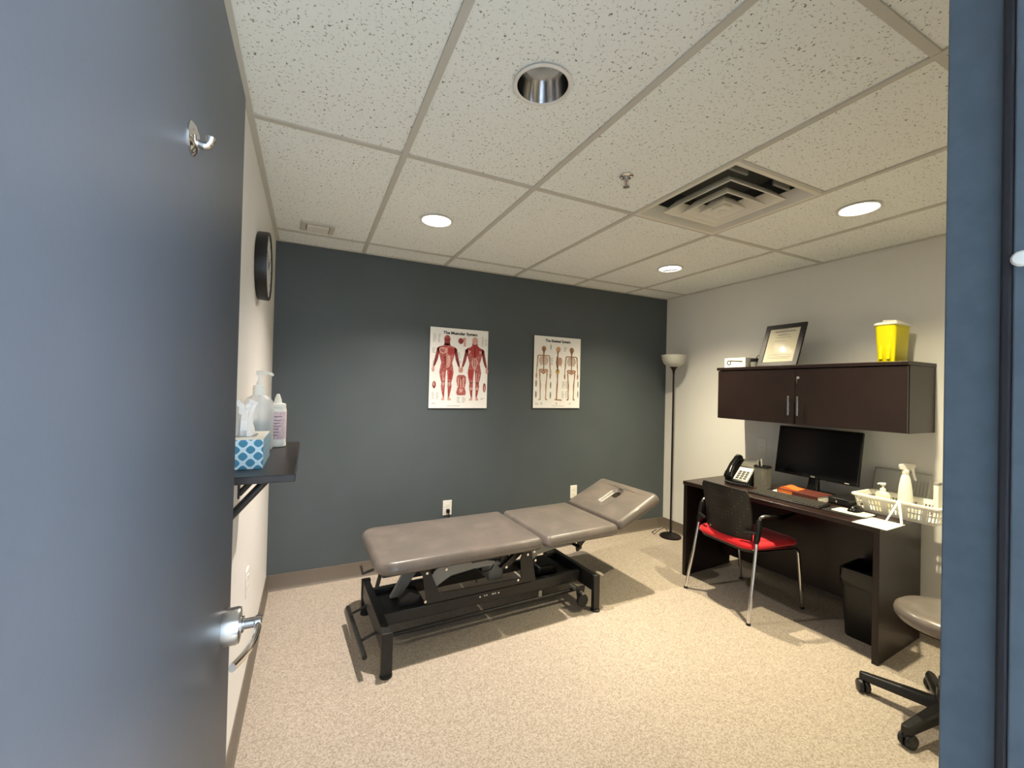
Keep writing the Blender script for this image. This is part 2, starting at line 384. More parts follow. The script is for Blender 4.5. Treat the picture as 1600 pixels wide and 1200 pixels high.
# ------------------------------------------------------------------ suspended ceiling
ceil = struct(B(-0.1, W+0.1, YF-0.13, YB+0.1, H+0.2, H+0.26).build('ceiling', 'trim_white'))
GX = [0.0, 0.555, 1.165, 1.774, 2.384, 2.993, W]
GY = [YF, 0.540, 1.759, 2.978, YB]
LIGHTS = [(0.86, 1.15, False), (0.86, 2.37, True), (2.715, 1.16, True), (2.715, 2.40, True)]
TB, TT = H+0.004, H+0.019
def tile(x0, x1, y0, y1, holes):
    cx, cy = (x0+x1)/2, (y0+y1)/2
    if not holes: o = B(x0-cx, x1-cx, y0-cy, y1-cy, 0, TT-TB)
    else:
        hx, hy, hr = holes[0]
        angs = [2*math.pi*k/36 for k in range(36)] + [math.atan2(yy-hy, xx-hx) % (2*math.pi) for xx in (x0, x1) for yy in (y0, y1)]
        angs = sorted(set(round(q, 6) for q in angs)); inn, out = [], []
        for q in angs:
            c, s_ = math.cos(q), math.sin(q); ts = []
            if abs(c) > 1e-6: ts.append(((x1 if c > 0 else x0)-hx)/c)
            if abs(s_) > 1e-6: ts.append(((y1 if s_ > 0 else y0)-hy)/s_)
            t = min(ts); out.append((hx+t*c-cx, hy+t*s_-cy)); inn.append((hx+hr*c-cx, hy+hr*s_-cy))
        o = MB(); dz = TT-TB
        o.loft([[(*p, 0) for p in out], [(*p, 0) for p in inn], [(*p, dz) for p in inn], [(*p, dz) for p in out]], ring=True)
    return o.build('ceiling_tile', 'ceiling_tile', ceil, loc=(cx, cy, TB))
for i in range(6):
    for j in range(4):
        x0, x1, y0, y1 = GX[i], GX[i+1], GY[j], GY[j+1]
        if i == 3 and j == 1: y1 = 1.150                       # the air diffuser fills the other half
        tile(x0+0.002, x1-0.002, y0+0.002, y1-0.002, [(lx, ly, 0.083) for lx, ly, _ in LIGHTS if x0 < lx < x1 and y0 < ly < y1])
for x in GX[1:-1]: B(-0.012, 0.012, YF, YB, -0.003, 0.005).build('grid_runner', 'tee_white', ceil, loc=(x, 0, H))
for y in GY[1:-1]:
    for i in range(6): B(GX[i]+0.012, GX[i+1]-0.012, -0.012, 0.012, -0.002, 0.005).build('grid_tee', 'tee_white', ceil, loc=(0, y, H))
B(GX[3]+0.012, GX[4]-0.012, -0.012, 0.012, -0.002, 0.005).build('grid_tee', 'tee_white', ceil, loc=(0, 1.150, H))
for x0, x1, y0, y1 in ((0, 0.022, YF, YB), (W-0.022, W, YF, YB), (0.022, W-0.022, YB-0.022, YB), (0.022, W-0.022, YF, YF+0.022)):
    B(x0, x1, y0, y1, -0.003, 0.005).build('wall_angle', 'tee_white', ceil, loc=(0, 0, H))

# recessed downlights
DLAB = ['unlit recessed downlight with an empty chrome reflector, nearest the camera', 'glowing recessed downlight between the unlit one and the charcoal wall', 'glowing recessed downlight to the right of the air diffuser', 'glowing recessed downlight nearest the corner with the floor lamp']
for (lx, ly, lit), lab, lcol in zip(LIGHTS, DLAB, DOWNLIGHT_COLORS):
    d = empty('recessed_downlight', (lx, ly, H), 0, lab, 'ceiling light', 'recessed downlights in the tile ceiling')
    MB().lathe([(0.082, 0.02), (0.082, -0.001), (0.093, -0.001), (0.093, -0.003), (0.090, -0.005), (0.083, -0.005), (0.080, -0.002), (0.080, 0.02)], 40, ring=True).build('trim_ring', 'trim_white', d, smooth=40)
    MB().lathe([(0.080, -0.001), (0.076, 0.03), (0.068, 0.07), (0.058, 0.11)], 40, cap0=False, cap1=False).build('reflector', 'chrome', d, smooth=60)
    MB().lathe([(0.083, 0.02), (0.083, 0.165), (0.02, 0.17)], 24, cap0=False).build('housing', 'grey_paint', d, smooth=40)
    b = MB()
    if lit: b.lathe([(0.0775, 0.020), (0.060, 0.019), (0.030, 0.018), (0.004, 0.018)], 32, cap0=False)
    else: b.lathe([(0.057, 0.112), (0.050, 0.100), (0.034, 0.088), (0.015, 0.083), (0.004, 0.082)], 32, cap0=False)
    b.build('bulb', 'bulb_lit' if lit else 'bulb_off', d, smooth=60)
    if lit:
        l = bpy.data.lights.new('downlight_beam', 'SPOT'); l.energy = DOWNLIGHT_POWER; l.color = lcol
        l.spot_size = R(124); l.spot_blend = 0.30; l.shadow_soft_size = 0.020
        l.use_nodes = True; ln = l.node_tree; em = ln.nodes['Emission']          # beam intensity falls off with angle, like a photometric curve
        tcn = ln.nodes.new('ShaderNodeTexCoord'); sx = ln.nodes.new('ShaderNodeSeparateXYZ'); ab = ln.nodes.new('ShaderNodeMath'); pw = ln.nodes.new('ShaderNodeMath')
        ab.operation = 'ABSOLUTE'; pw.operation = 'POWER'; pw.inputs[1].default_value = 6.0; mu = ln.nodes.new('ShaderNodeMath'); mu.operation = 'MULTIPLY'; mu.inputs[1].default_value = 1.7; mi = ln.nodes.new('ShaderNodeMath'); mi.operation = 'MINIMUM'; mi.inputs[1].default_value = 1.0
        ln.links.new(tcn.outputs['Normal'], sx.inputs[0]); ln.links.new(sx.outputs['Z'], ab.inputs[0]); ln.links.new(ab.outputs[0], pw.inputs[0]); ln.links.new(pw.outputs[0], mu.inputs[0]); ln.links.new(mu.outputs[0], mi.inputs[0]); ln.links.new(mi.outputs[0], em.inputs['Strength'])
        lo = bpy.data.objects.new('downlight_beam', l); COL.objects.link(lo); lo.location = (0, 0, 0.006); lo.parent = d

# square four-way air diffuser
v = empty('air_diffuser', (2.079, 1.4545, H), 0, 'white square ceiling air diffuser with nested louvres beside the sprinkler', 'air vent')
def sq(h, z): return [(-h, -h, z), (h, -h, z), (h, h, z), (-h, h, z)]
MB().loft([sq(0.302, 0.006), sq(0.302, -0.004), sq(0.282, -0.004), sq(0.250, 0.055), sq(0.253, 0.058), sq(0.284, 0.006)], ring=True).build('frame', 'vent_white', v, bevel=0.002)
MB().loft([sq(0.255, 0.057), sq(0.255, 0.15)], cap0=False).build('duct_box', 'vent_dark', v)
for hb, ht, dz in ((0.200, 0.150, -0.010), (0.136, 0.088, -0.024), (0.076, 0.034, -0.032)):
    MB().loft([sq(hb, dz), sq(hb-0.003, dz), sq(hb-0.012, dz+0.004), sq(ht, dz+0.052), sq(ht+0.003, dz+0.054), sq(hb-0.002, dz+0.007)], ring=True).build('louvre', 'vent_white', v, bevel=0.0015)
MB().loft([sq(0.028, 0.02), sq(0.036, -0.026), sq(0.028, -0.034)]).build('centre_plate', 'vent_white', v, bevel=0.004)
MB().lathe([(0.016, -0.034), (0.016, -0.039), (0.010, -0.043), (0.003, -0.044)], 20).build('centre_knob', 'vent_white', v, smooth=50)
for x, y in ((0.12, -0.22), (-0.18, -0.22)):
    MB().box(x-0.06, x+0.06, y-0.006, y+0.006, 0.018, 0.045).build('damper_strap', 'grey_paint', v, bevel=0.005)

s = empty('fire_sprinkler', (1.467, 1.461, H), 0, 'chrome fire sprinkler head hanging from the ceiling beside the air diffuser', 'sprinkler')
MB().lathe([(0.030, 0.004), (0.031, -0.003), (0.026, -0.007), (0.014, -0.009)], 28).build('escutcheon', 'chrome', s, smooth=40)
a = MB(); a.lathe([(0.009, -0.008), (0.009, -0.020), (0.006, -0.022)], 16); a.build('body', 'steel', s, smooth=40)
a = MB(); a.tube([(0.008, 0, -0.02), (0.011, 0, -0.030), (0.003, 0, -0.046)], 0.0025, 8); a.tube([(-0.008, 0, -0.02), (-0.011, 0, -0.030), (-0.003, 0, -0.046)], 0.0025, 8); a.build('yoke', 'steel', s, smooth=60)
a = MB(); a.lathe([(0.004, -0.044), (0.014, -0.0475), (0.0145, -0.049), (0.003, -0.050)], 18); a.build('deflector', 'steel', s, smooth=30)
MB().cyl((0, 0, -0.022), (0, 0, -0.044), 0.002, 8).build('glass_bulb', 'red_ink', s, smooth=60)

c = empty('ceiling_plate', (0.247, 2.833, H), R(3), 'small rectangular plate on the ceiling near the wall clock', 'ceiling plate')
MB().loft([[(x, y, z) for x, y in rrect(0, 0, hx, hy, 0.006, 2)] for hx, hy, z in ((0.094, 0.078, 0.003), (0.094, 0.078, -0.006), (0.088, 0.072, -0.009), (0.066, 0.058, -0.009), (0.062, 0.054, -0.001), (0.062, 0.054, 0.003))], ring=True).build('frame', 'tee_white', c)
B(-0.060, 0.060, -0.052, 0.052, -0.016, 0.003).build('lens_cover', 'vent_white', c, bevel=0.003)

# ================================================================== TREATMENT TABLE
tt = empty('treatment_table', (0.552, 2.145, 0), R(2.2), 'adjustable treatment table with three taupe vinyl cushions on a black steel base', 'treatment table')
PW = 0.315                                                  # half width of the cushions
def place(o, loc, rot=(0, 0, 0)): o.location = loc; o.rotation_euler = rot; return o
place(cushion(0.486, PW, 0.0, 0.070, 0.036, 0.034, r_neg=0.095).build('leg_cushion', 'vinyl', tt, smooth=60), (0.486, PW, 0.434))
place(cushion(0.287, PW, 0.0, 0.070, 0.036, 0.034).build('middle_cushion', 'vinyl', tt, smooth=60), (1.277, PW, 0.434), (0, R(-0.6), 0))
HR = R(-24)
place(cushion(0.208, PW-0.005, 0.0, 0.072, 0.045, 0.032, slot=(0.012, 0.100, 0.042, 0.040)).build('head_cushion', 'vinyl', tt, smooth=60), (1.578+0.208*math.cos(HR)+0.008, PW+0.012, 0.440+0.208*0.407), (0, HR, 0))
# boards the cushions are screwed to
B(0.03, 0.95, 0.035, 2*PW-0.035, 0.420, 0.4345).build('leg_board', 'black_paint', tt, bevel=0.003)
B(1.02, 1.53, 0.035, 2*PW-0.035, 0.420, 0.4345).build('middle_board', 'black_paint', tt, bevel=0.003)
hb = B(-0.18, 0.18, -PW+0.04, -0.075, -0.013, 0.0005); hb.box(-0.18, 0.18, 0.075, PW-0.04, -0.013, 0.0005); hb.box(-0.18, -0.11, -0.08, 0.08, -0.013, 0.0005); hb.box(0.15, 0.18, -0.08, 0.08, -0.013, 0.0005)
place(hb.build('head_board', 'black_paint', tt), (1.578+0.208*math.cos(HR)+0.008, PW+0.012, 0.440+0.208*0.407), (0, HR, 0))
# base: two end frames on posts, two rails
for u0, u1, v0, v1, zt in ((0.010, 0.062, -0.090, 0.560, 0.210), (1.315, 1.360, -0.045, 0.560, 0.225)):
    for va, vb in ((v0, v0+0.030), (v1-0.030, v1)):
        p = B(u0, u1, va, vb, 0.012, zt).build('post', 'black_paint', tt, bevel=0.003)
        MB().lathe([(0.030, 0.0), (0.030, 0.008), (0.018, 0.013)], 20, c=((u0+u1)/2, (va+vb)/2, 0)).build('foot_pad', 'black_rubber', p, smooth=40)
    B(u0+0.006, u1-0.006, v0+0.030, v1-0.030, zt-0.105, zt-0.004).build('end_beam', 'black_paint', tt, bevel=0.003)
for vv in (0.125, 0.42):
    MB().box(0.056, 1.321, vv-0.018, vv+0.018, 0.135, 0.200).build('rail', 'black_paint', tt, bevel=0.004)
B(0.056, 0.30, 0.145, 0.40, 0.150, 0.175).build('motor_tray', 'black_paint', tt, bevel=0.003)
B(1.02, 1.321, 0.145, 0.40, 0.150, 0.176).build('battery_tray', 'black_paint', tt, bevel=0.003)
B(1.05, 1.20, 0.19, 0.35, 0.176, 0.235).build('control_box', 'black_plastic', tt, bevel=0.01)
for p in ((0.60, 'badge_screw'), (0.72, 'badge_screw')):
    MB().cyl((p[0], 0.107, 0.178), (p[0], 0.1045, 0.178), 0.0045, 10).build(p[1], 'chrome', tt, smooth=40)
bd = MB()
for k, (x0, x1, z0, z1) in enumerate(((0.625, 0.632, 0.174, 0.183), (0.636, 0.650, 0.175, 0.182), (0.676, 0.690, 0.174, 0.183), (0.693, 0.703, 0.174, 0.183))): bd.box(x0, x1, 0.1062, 0.1072, z0, z1)
bd.build('badge', 'ink_grey', tt)['kind'] = 'stuff'
# height bar that runs round the base
fb = MB(); fb.tube([(0.06, 0.105, 0.086), (1.30, 0.105, 0.086)], 0.011, 12); fb.build('foot_bar', 'black_paint', tt, smooth=60)
fb = MB(); fb.tube([(-0.060, -0.05, 0.100), (-0.075, 0.46, 0.100)], 0.0125, 12); fb.build('end_foot_bar', 'black_paint', tt, smooth=60)
for vv in (0.09, 0.38): MB().tube([(-0.068, vv, 0.100), (0.02, vv, 0.130)], 0.007, 8).build('bar_arm', 'black_paint', tt, smooth=60)
fb = MB(); fb.tube([(1.25, -0.02, 0.115), (1.25, 0.50, 0.115)], 0.010, 10); fb.build('wheel_axle', 'grey_paint', tt, smooth=60)
for vv in (-0.01, 0.48):
    w = MB(); w.M = Matrix.Translation((1.25, vv, 0.073)) @ Matrix.Rotation(R(90), 4, 'X')
    w.lathe([(0.012, -0.015), (0.030, -0.014), (0.038, -0.010), (0.040, 0.0), (0.038, 0.010), (0.030, 0.014), (0.012, 0.015)], 24); w.build('wheel', 'black_rubber', tt, smooth=40)
    MB().prism([(1.232, 0.060), (1.268, 0.060), (1.285, 0.150), (1.215, 0.150)], vv+0.018, vv+0.026).build('wheel_bracket', 'black_paint', tt)
MB().tube([(1.362, 0.02, 0.150), (1.380, 0.02, 0.150)], 0.011, 14).build('lock_knob', 'black_plastic', tt, smooth=40)
MB().box(0.995, 1.02, 0.098, 0.1065, 0.096, 0.132).build('bar_clip', 'grey_paint', tt, bevel=0.002)
# lifting carriage and grey scissor arms, one set each side
UP = [(0.244, 0.418), (0.285, 0.418), (0.305, 0.358), (0.347, 0.262), (0.860, 0.244), (0.852, 0.360), (0.880, 0.418), (0.925, 0.418), (0.962, 0.215), (0.277, 0.215)]
AL = [(0.308, 0.358), (0.330, 0.385), (0.379, 0.405), (0.520, 0.412), (0.690, 0.372), (0.690, 0.350), (0.560, 0.352), (0.420, 0.338), (0.372, 0.315), (0.331, 0.290), (0.310, 0.305)]
AR = [(0.901, 0.372), (0.918, 0.400), (1.035, 0.418), (1.236, 0.406), (1.240, 0.382), (1.106, 0.378), (0.985, 0.362), (0.926, 0.322)]
for va, vb, s in ((0.085, 0.093, 1), (0.430, 0.438, -1)):
    MB().prism(UP, va, vb).build('carriage_plate', 'black_paint', tt)
    MB().prism(AL, va+0.016*s, va+0.016*s+0.010).build('lift_arm', 'grey_paint', tt)
    MB().prism(AR, va+0.016*s, va+0.016*s+0.010).build('lift_arm', 'grey_paint', tt)
    for (bx, bz) in ((0.274, 0.384), (0.382, 0.385), (0.268, 0.232), (0.836, 0.240), (0.900, 0.382), (0.755, 0.332), (0.955, 0.338), (0.945, 0.392)):
        b = MB(); b.cyl((bx, va-0.006, bz), (bx, va-0.001, bz), 0.0075, 10); b.build('bolt', 'chrome', tt, smooth=40)
# cross shafts, linear actuator and the brackets under it
MB().tube([(0.265, 0.09, 0.375), (0.265, 0.43, 0.375)], 0.014, 12).build('cross_shaft', 'black_paint', tt, smooth=60)
MB().tube([(0.900, 0.09, 0.372), (0.900, 0.43, 0.372)], 0.014, 12).build('cross_shaft', 'black_paint', tt, smooth=60)
MB().tube([(0.32, 0.26, 0.262), (0.62, 0.26, 0.285)], 0.028, 16).build('actuator_tube', 'black_paint', tt, smooth=60)
MB().tube([(0.62, 0.26, 0.285), (0.86, 0.26, 0.315)], 0.014, 14).build('actuator_rod', 'steel', tt, smooth=60)
B(0.70, 0.80, 0.20, 0.32, 0.205, 0.330).build('actuator_motor', 'grey_paint', tt, bevel=0.012)
MB().prism([(0.735, 0.315), (0.775, 0.300), (0.905, 0.395), (0.880, 0.415)], 0.12, 0.15).build('back_strut', 'black_paint', tt)
MB().tube([(0.77, 0.14, 0.352), (0.77, 0.40, 0.352)], 0.026, 16).build('motor_drum', 'black_plastic', tt, smooth=50)
MB().prism([(0.13, 0.180), (0.19, 0.180), (0.305, 0.345), (0.27, 0.365), (0.20, 0.300)], 0.30, 0.33).build('tilt_arm', 'grey_paint', tt)
MB().prism([(0.14, 0.178), (0.24, 0.178), (0.26, 0.240), (0.20, 0.270), (0.15, 0.235)], 0.15, 0.19).build('tilt_bracket', 'black_plastic', tt)
# head-end ratchet bracket and foot-end lever below the cushions
for vv in (0.06, 0.55): MB().prism([(1.27, 0.430), (1.345, 0.430), (1.300, 0.392), (1.270, 0.352), (1.252, 0.352), (1.248, 0.372)], vv, vv+0.008).build('ratchet_bracket', 'black_paint', tt)
MB().tube([(1.258, 0.03, 0.385), (1.258, 0.56, 0.385)], 0.011, 12).build('release_bar', 'black_paint', tt, smooth=60)
MB().tube([(-0.030, 0.33, 0.380), (-0.028, 0.27, 0.362), (0.03, 0.22, 0.400), (0.06, 0.215, 0.425)], 0.007, 8).build('release_lever', 'black_paint', tt, smooth=60)
MB().prism([(0.030, 0.425), (0.070, 0.425), (0.060, 0.370), (0.042, 0.300), (0.022, 0.300), (0.040, 0.370)], 0.19, 0.20).build('lever_stem', 'black_paint', tt)
cbl = MB(); cbl.tube([(0.56, 0.10, 0.350), (0.60, 0.09, 0.325), (0.66, 0.095, 0.330), (0.70, 0.11, 0.372)], 0.004, 8); cbl.build('cable', 'black_rubber', tt, smooth=60)
B(0.52, 0.70, 0.050, 0.062, 0.405, 0.420).build('release_handle', 'black_plastic', tt, bevel=0.005)

# ================================================================== DESK
DZ = 0.715
desk = empty('office_desk', (2.900, 1.130, 0), R(3.6), 'dark espresso desk along the right wall under the cabinet', 'desk')
DL, DD = 1.205, 0.555          # length along local +y, depth along local +x
B(-0.004, DD, 0.0, DL, DZ-0.028, DZ).build('desktop', 'espresso_top', desk, bevel=0.004)
B(0.004, DD-0.004, 0.003, 0.031, 0.0, DZ-0.028).build('side_panel', 'espresso', desk, bevel=0.002)
B(0.004, DD-0.004, DL-0.031, DL-0.003, 0.0, DZ-0.028).build('side_panel', 'espresso', desk, bevel=0.002)
B(DD-0.10, DD-0.08, 0.031, DL-0.031, 0.10, DZ-0.028).build('modesty_panel', 'espresso', desk, bevel=0.002)

# ------------------------------------------------------------------ wall cabinet: body, doors, handles, lock
cab = empty('wall_cabinet', (3.205, 1.145, 1.190), 0, 'dark espresso wall cabinet with two doors above the desk', 'cabinet')
CL, CH, CD = 1.200, 0.405, W-3.205
cb = MB(); cb.box(0.024, CD, 0.0, 0.020, 0, CH-0.022); cb.box(0.024, CD, CL-0.020, CL, 0, CH-0.022); cb.box(0.024, CD, 0.020, CL-0.020, 0, 0.020); cb.box(CD-0.010, CD, 0.020, CL-0.020, 0.020, CH-0.022)
cb.build('body', 'espresso', cab, bevel=0.0015)
B(-0.006, CD, -0.004, CL+0.008, CH-0.022, CH).build('top_panel', 'espresso', cab, bevel=0.002)
dm = CL/2
for a, b, s in ((0.002, dm-0.0015, -1), (dm+0.0015, CL-0.002, 1)):
    d = B(0.001, 0.020, a, b, 0.002, CH-0.026).build('cabinet_door', 'espresso', cab, bevel=0.0015)
    yh = dm + (0.030 if s > 0 else -0.030)
    h = B(-0.026, -0.019, yh-0.006, yh+0.006, 0.060, 0.192); h.box(-0.020, 0.002, yh-0.004, yh+0.004, 0.070, 0.080); h.box(-0.020, 0.002, yh-0.004, yh+0.004, 0.172, 0.182)
    h.build('handle', 'chrome', d, bevel=0.0015)
    if s < 0:
        k = MB(); k.M = Matrix.Translation((0.001, dm-0.020, 0.318)) @ Matrix.Rotation(R(-90), 4, 'Y'); k.lathe([(0.0095, -0.002), (0.0095, 0.004), (0.007, 0.006)], 18); k.build('lock', 'chrome', d, smooth=40)
        kk = MB(); kk.M = Matrix.Translation((-0.012, dm-0.020, 0.318)); kk.prism([(-0.004, 0.004), (0.004, 0.004), (0.006, -0.006), (0.004, -0.018), (0.004, -0.040), (-0.004, -0.040), (-0.004, -0.018), (-0.006, -0.006)], -0.001, 0.001, 'y')
        kk.M = Matrix.Translation((-0.010, dm-0.020, 0.318)) @ Matrix.Rotation(R(70), 4, 'Z'); 
        kk.build('key', 'steel', d)

# ================================================================== CHAIR
ch = empty('visitor_chair', (2.925, 1.890, 0), R(-4), 'armchair with a red seat and black perforated back, tucked toward the desk', 'chair')
def cushion_seat():
    mb = MB(); loops = []
    for ins, z in ((0.03, 0.418), (0.010, 0.418), (0.0, 0.428), (0.002, 0.440), (0.012, 0.452), (0.035, 0.460), (0.09, 0.464), (0.16, 0.463)):
        l = []
        for x, y in rrect(0.005, 0, 0.235-ins, 0.235-ins, max(0.09-ins, 0.02), 6):
            w = 1.0 - 0.10*(0.5 - (x+0.23)/0.46 if x < 0 else 0)
            l.append((x, y*w, z - 0.012*max(0, (x-0.10)/0.13)**2 + 0.006*(abs(y)/0.23)**2))
        loops.append(l)
    return mb.loft(loops)
cushion_seat().build('seat', 'red_fabric', ch, smooth=60)
MB().loft([[(x, y, z) for x, y in rrect(0.0, 0, h, h, 0.08, 5)] for h, z in ((0.18, 0.396), (0.21, 0.402), (0.215, 0.419))]).build('seat_pan', 'black_plastic', ch, smooth=40)
for s in (-1, 1):
    # rear leg rises into a black sleeve, then the arm runs forward
    MB().tube([(-0.268, s*0.250, 0.006), (-0.215, s*0.236, 0.27), (-0.178, s*0.226, 0.480)], 0.0105, 12).build('rear_leg', 'chrome', ch, smooth=60)
    MB().loft([[(x, s*0.224+y, z) for x, y in rrect(cx, 0, hx, hy, 0.009, 4)] for cx, hx, hy, z in ((-0.180, 0.012, 0.012, 0.470), (-0.176, 0.016, 0.015, 0.490), (-0.166, 0.018, 0.016, 0.540), (-0.158, 0.015, 0.014, 0.595), (-0.155, 0.013, 0.012, 0.612))]).build('arm_sleeve', 'black_plastic', ch, smooth=60)
    MB().tube([(-0.154, s*0.224, 0.600), (-0.150, s*0.224, 0.622), (-0.125, s*0.230, 0.632), (-0.08, s*0.240, 0.628), (0.00, s*0.250, 0.618), (0.09, s*0.252, 0.628), (0.13, s*0.248, 0.630)], [0.010, 0.011, 0.0125, 0.0135, 0.0145, 0.0135, 0.010], 12).build('armrest', 'dark_steel', ch, smooth=60)
    MB().tube([(0.246, s*0.228, 0.006), (0.222, s*0.226, 0.22), (0.205, s*0.224, 0.365), (0.192, s*0.223, 0.392), (0.165, s*0.222, 0.403), (0.0, s*0.215, 0.406), (-0.175, s*0.224, 0.420)], 0.0105, 12).build('front_leg', 'chrome', ch, smooth=60)
    for x, y in ((-0.268, 0.250), (0.246, 0.228)): MB().lathe([(0.013, 0.0), (0.013, 0.006), (0.0115, 0.014)], 14, c=(x, s*y, 0)).build('glide', 'black_rubber', ch, smooth=40)
MB().tube([(-0.175, -0.226, 0.425), (-0.175, 0.226, 0.425)], 0.009, 10).build('cross_tube', 'chrome', ch, smooth=60)
# curved back shell
bk = MB(); n, mrows = 18, 12; front, back = [], []
for i in range(mrows+1):
    t = i/mrows; z = 0.455 + 0.325*t; hw = (0.172 + 0.010*min(1, t*2.2))*(1.0 if t < 0.9 else 1-0.10*((t-0.9)/0.1)**2)
    lf, lb = [], []
    for j in range(n+1):
        q = -1 + 2*j/n; y = q*hw
        x = -0.165 - 0.055*t - 0.045*(1-q*q) + 0.012*math.sin(t*math.pi) + 0.02
        zz = z + (0.012*(1-q*q) if i == mrows else 0)
        lf.append((x, y, zz)); lb.append((x-0.012, y, zz))
    front.append(lf); back.append(lb)
loops = [f + list(reversed(b)) for f, b in zip(front, back)]
bk.loft(loops).build('backrest', 'perforated_black', ch, smooth=50)
for s in (-1, 1): MB().tube([(-0.200, s*0.150, 0.520), (-0.178, s*0.222, 0.530)], 0.010, 8).build('back_bracket', 'black_plastic', ch, smooth=60)
for s in (-1, 1):
    b = MB(); b.cyl((-0.212, s*0.09, 0.492), (-0.218, s*0.09, 0.492), 0.006, 10); b.build('rivet', 'chrome', ch, smooth=40)

# ================================================================== STOOL
st = empty('rolling_stool', (2.682, 0.796, 0), 0, 'round taupe vinyl rolling stool with black star base by the door frame', 'stool')
MB().lathe([(0.05, 0.422), (0.140, 0.422), (0.163, 0.428), (0.173, 0.442), (0.176, 0.456), (0.171, 0.472), (0.156, 0.484), (0.11, 0.489), (0.05, 0.491), (0.004, 0.491)], 48).build('seat', 'vinyl', st, smooth=60)
MB().lathe([(0.02, 0.407), (0.12, 0.410), (0.135, 0.423), (0.02, 0.423)], 36).build('seat_pan', 'black_plastic', st, smooth=40)
MB().cyl((0, 0, 0.30), (0, 0, 0.410), 0.014, 18).build('piston', 'chrome', st, smooth=60)
MB().lathe([(0.040, 0.055), (0.040, 0.125), (0.036, 0.130), (0.036, 0.165), (0.030, 0.170), (0.030, 0.205), (0.025, 0.210), (0.025, 0.245), (0.021, 0.250), (0.021, 0.305)], 24).build('column', 'black_plastic', st, smooth=35)
for k in range(5):
    a = R(102 + 72*k); ca, sa = math.cos(a), math.sin(a)
    arm = MB(); loops = []
    for t in (0.0, 0.35, 0.7, 0.93, 1.0):
        r = 0.02 + 0.274*t; w = 0.030 - 0.011*t; zt = 0.114 - 0.028*t; hh = 0.022 - 0.006*t
        if t == 1.0: w *= 0.6
        loops.append([(r*ca - y*sa, r*sa + y*ca, zt - hh + z) for y, z in ((-w, -hh), (w, -hh), (w, 0.3*hh), (w*0.6, hh), (-w*0.6, hh), (-w, 0.3*hh))])
    leg = arm.loft(loops).build('base_arm', 'black_plastic', st, bevel=0.003)
    cx, cy = 0.284*ca, 0.284*sa; ra = a + R(35 + 47*k)
    cs = MB(); cs.cyl((cx, cy, 0.04), (cx, cy, 0.072), 0.008, 10); cs.build('caster_stem', 'black_plastic', leg, smooth=60)
    px, py = math.cos(ra), math.sin(ra); ox, oy = cx - 0.012*py, cy + 0.012*px
    for s in (-1, 1):
        w = MB(); w.M = Matrix.Translation((ox + s*0.012*px, oy + s*0.013*py, 0.0285)) @ Matrix.Rotation(ra, 4, 'Z') @ Matrix.Rotation(R(90), 4, 'Y')
        w.lathe([(0.010, -0.010), (0.024, -0.009), (0.0285, -0.004), (0.0285, 0.004), (0.024, 0.010), (0.010, 0.012)], 20); w.build('caster_wheel', 'black_plastic', leg, smooth=40)

# ================================================================== FLOOR LAMP
la = empty('floor_lamp', (3.385, 2.975, 0), 0, 'tall bronze torchiere floor lamp with a white bowl shade in the corner', 'lamp')
MB().lathe([(0.095, 0.0), (0.100, 0.006), (0.098, 0.014), (0.075, 0.026), (0.030, 0.034), (0.016, 0.042), (0.012, 0.055)], 40).build('base', 'lamp_bronze', la, smooth=40)
MB().cyl((0, 0, 0.05), (0, 0, 1.600), 0.0085, 14).build('pole', 'lamp_bronze', la, smooth=60)
MB().lathe([(0.009, 1.560), (0.012, 1.590), (0.020, 1.612), (0.036, 1.630), (0.040, 1.634), (0.012, 1.634)], 28).build('socket_cup', 'lamp_bronze', la, smooth=60)
MB().lathe([(0.030, 1.630), (0.068, 1.642), (0.094, 1.665), (0.110, 1.700), (0.117, 1.745), (0.114, 1.746), (0.107, 1.702), (0.091, 1.669), (0.066, 1.647), (0.028, 1.635)], 48, ring=True).build('shade', 'lamp_shade', la, smooth=50)
cd = MB(); cd.tube([(-0.03, -0.01, 0.035), (-0.05, 0.0, 0.075), (-0.06, 0.02, 0.090), (-0.085, 0.06, 0.060), (-0.105, 0.10, 0.008), (-0.08, 0.16, 0.006), (0.02, 0.20, 0.006)], 0.003, 8); cd.build('cord', 'black_rubber', la, smooth=60)

# ================================================================== WALL SHELF with bottles and tissues
SZ = 1.150
sh = empty('wall_shelf', (0.0, 1.255, SZ), 0, 'black floating shelf on brackets fixed to the left wall', 'shelf')
B(0.0, 0.197, 0.0, 0.690, -0.020, 0.0).build('board', 'shelf_black', sh, bevel=0.002)
for y in (0.11, 0.56):
    bb = MB(); bb.box(0.0, 0.150, y-0.010, y+0.010, -0.028, -0.020); bb.box(0.0, 0.006, y-0.010, y+0.010, -0.185, -0.020)
    b = bb.build('bracket', 'black_paint', sh, bevel=0.001)
    MB().tube([(0.003, y, -0.170), (0.125, y, -0.030)], 0.0105, 8).build('brace', 'black_paint', b, smooth=60)
tb = empty('tissue_box', (0.058, 1.475, SZ), 0, 'teal patterned tissue box on the near end of the wall shelf', 'tissue box')
bx = B(-0.055, 0.055, -0.115, 0.115, 0.0, 0.082); bx.build('carton', 'tissue_pattern', tb, bevel=0.0015)
MB().loft([[(x, y, z) for x, y in rrect(0, 0, 0.030, 0.055, 0.025, 5)] for z in (0.0822, 0.0830)]).build('opening_film', 'frosted_plastic', tb)
B(-0.0545, 0.0545, -0.1145, 0.1145, 0.0815, 0.0822).build('lid_print', 'white_paper', tb)
ts = MB(); random.seed(3); loops = []
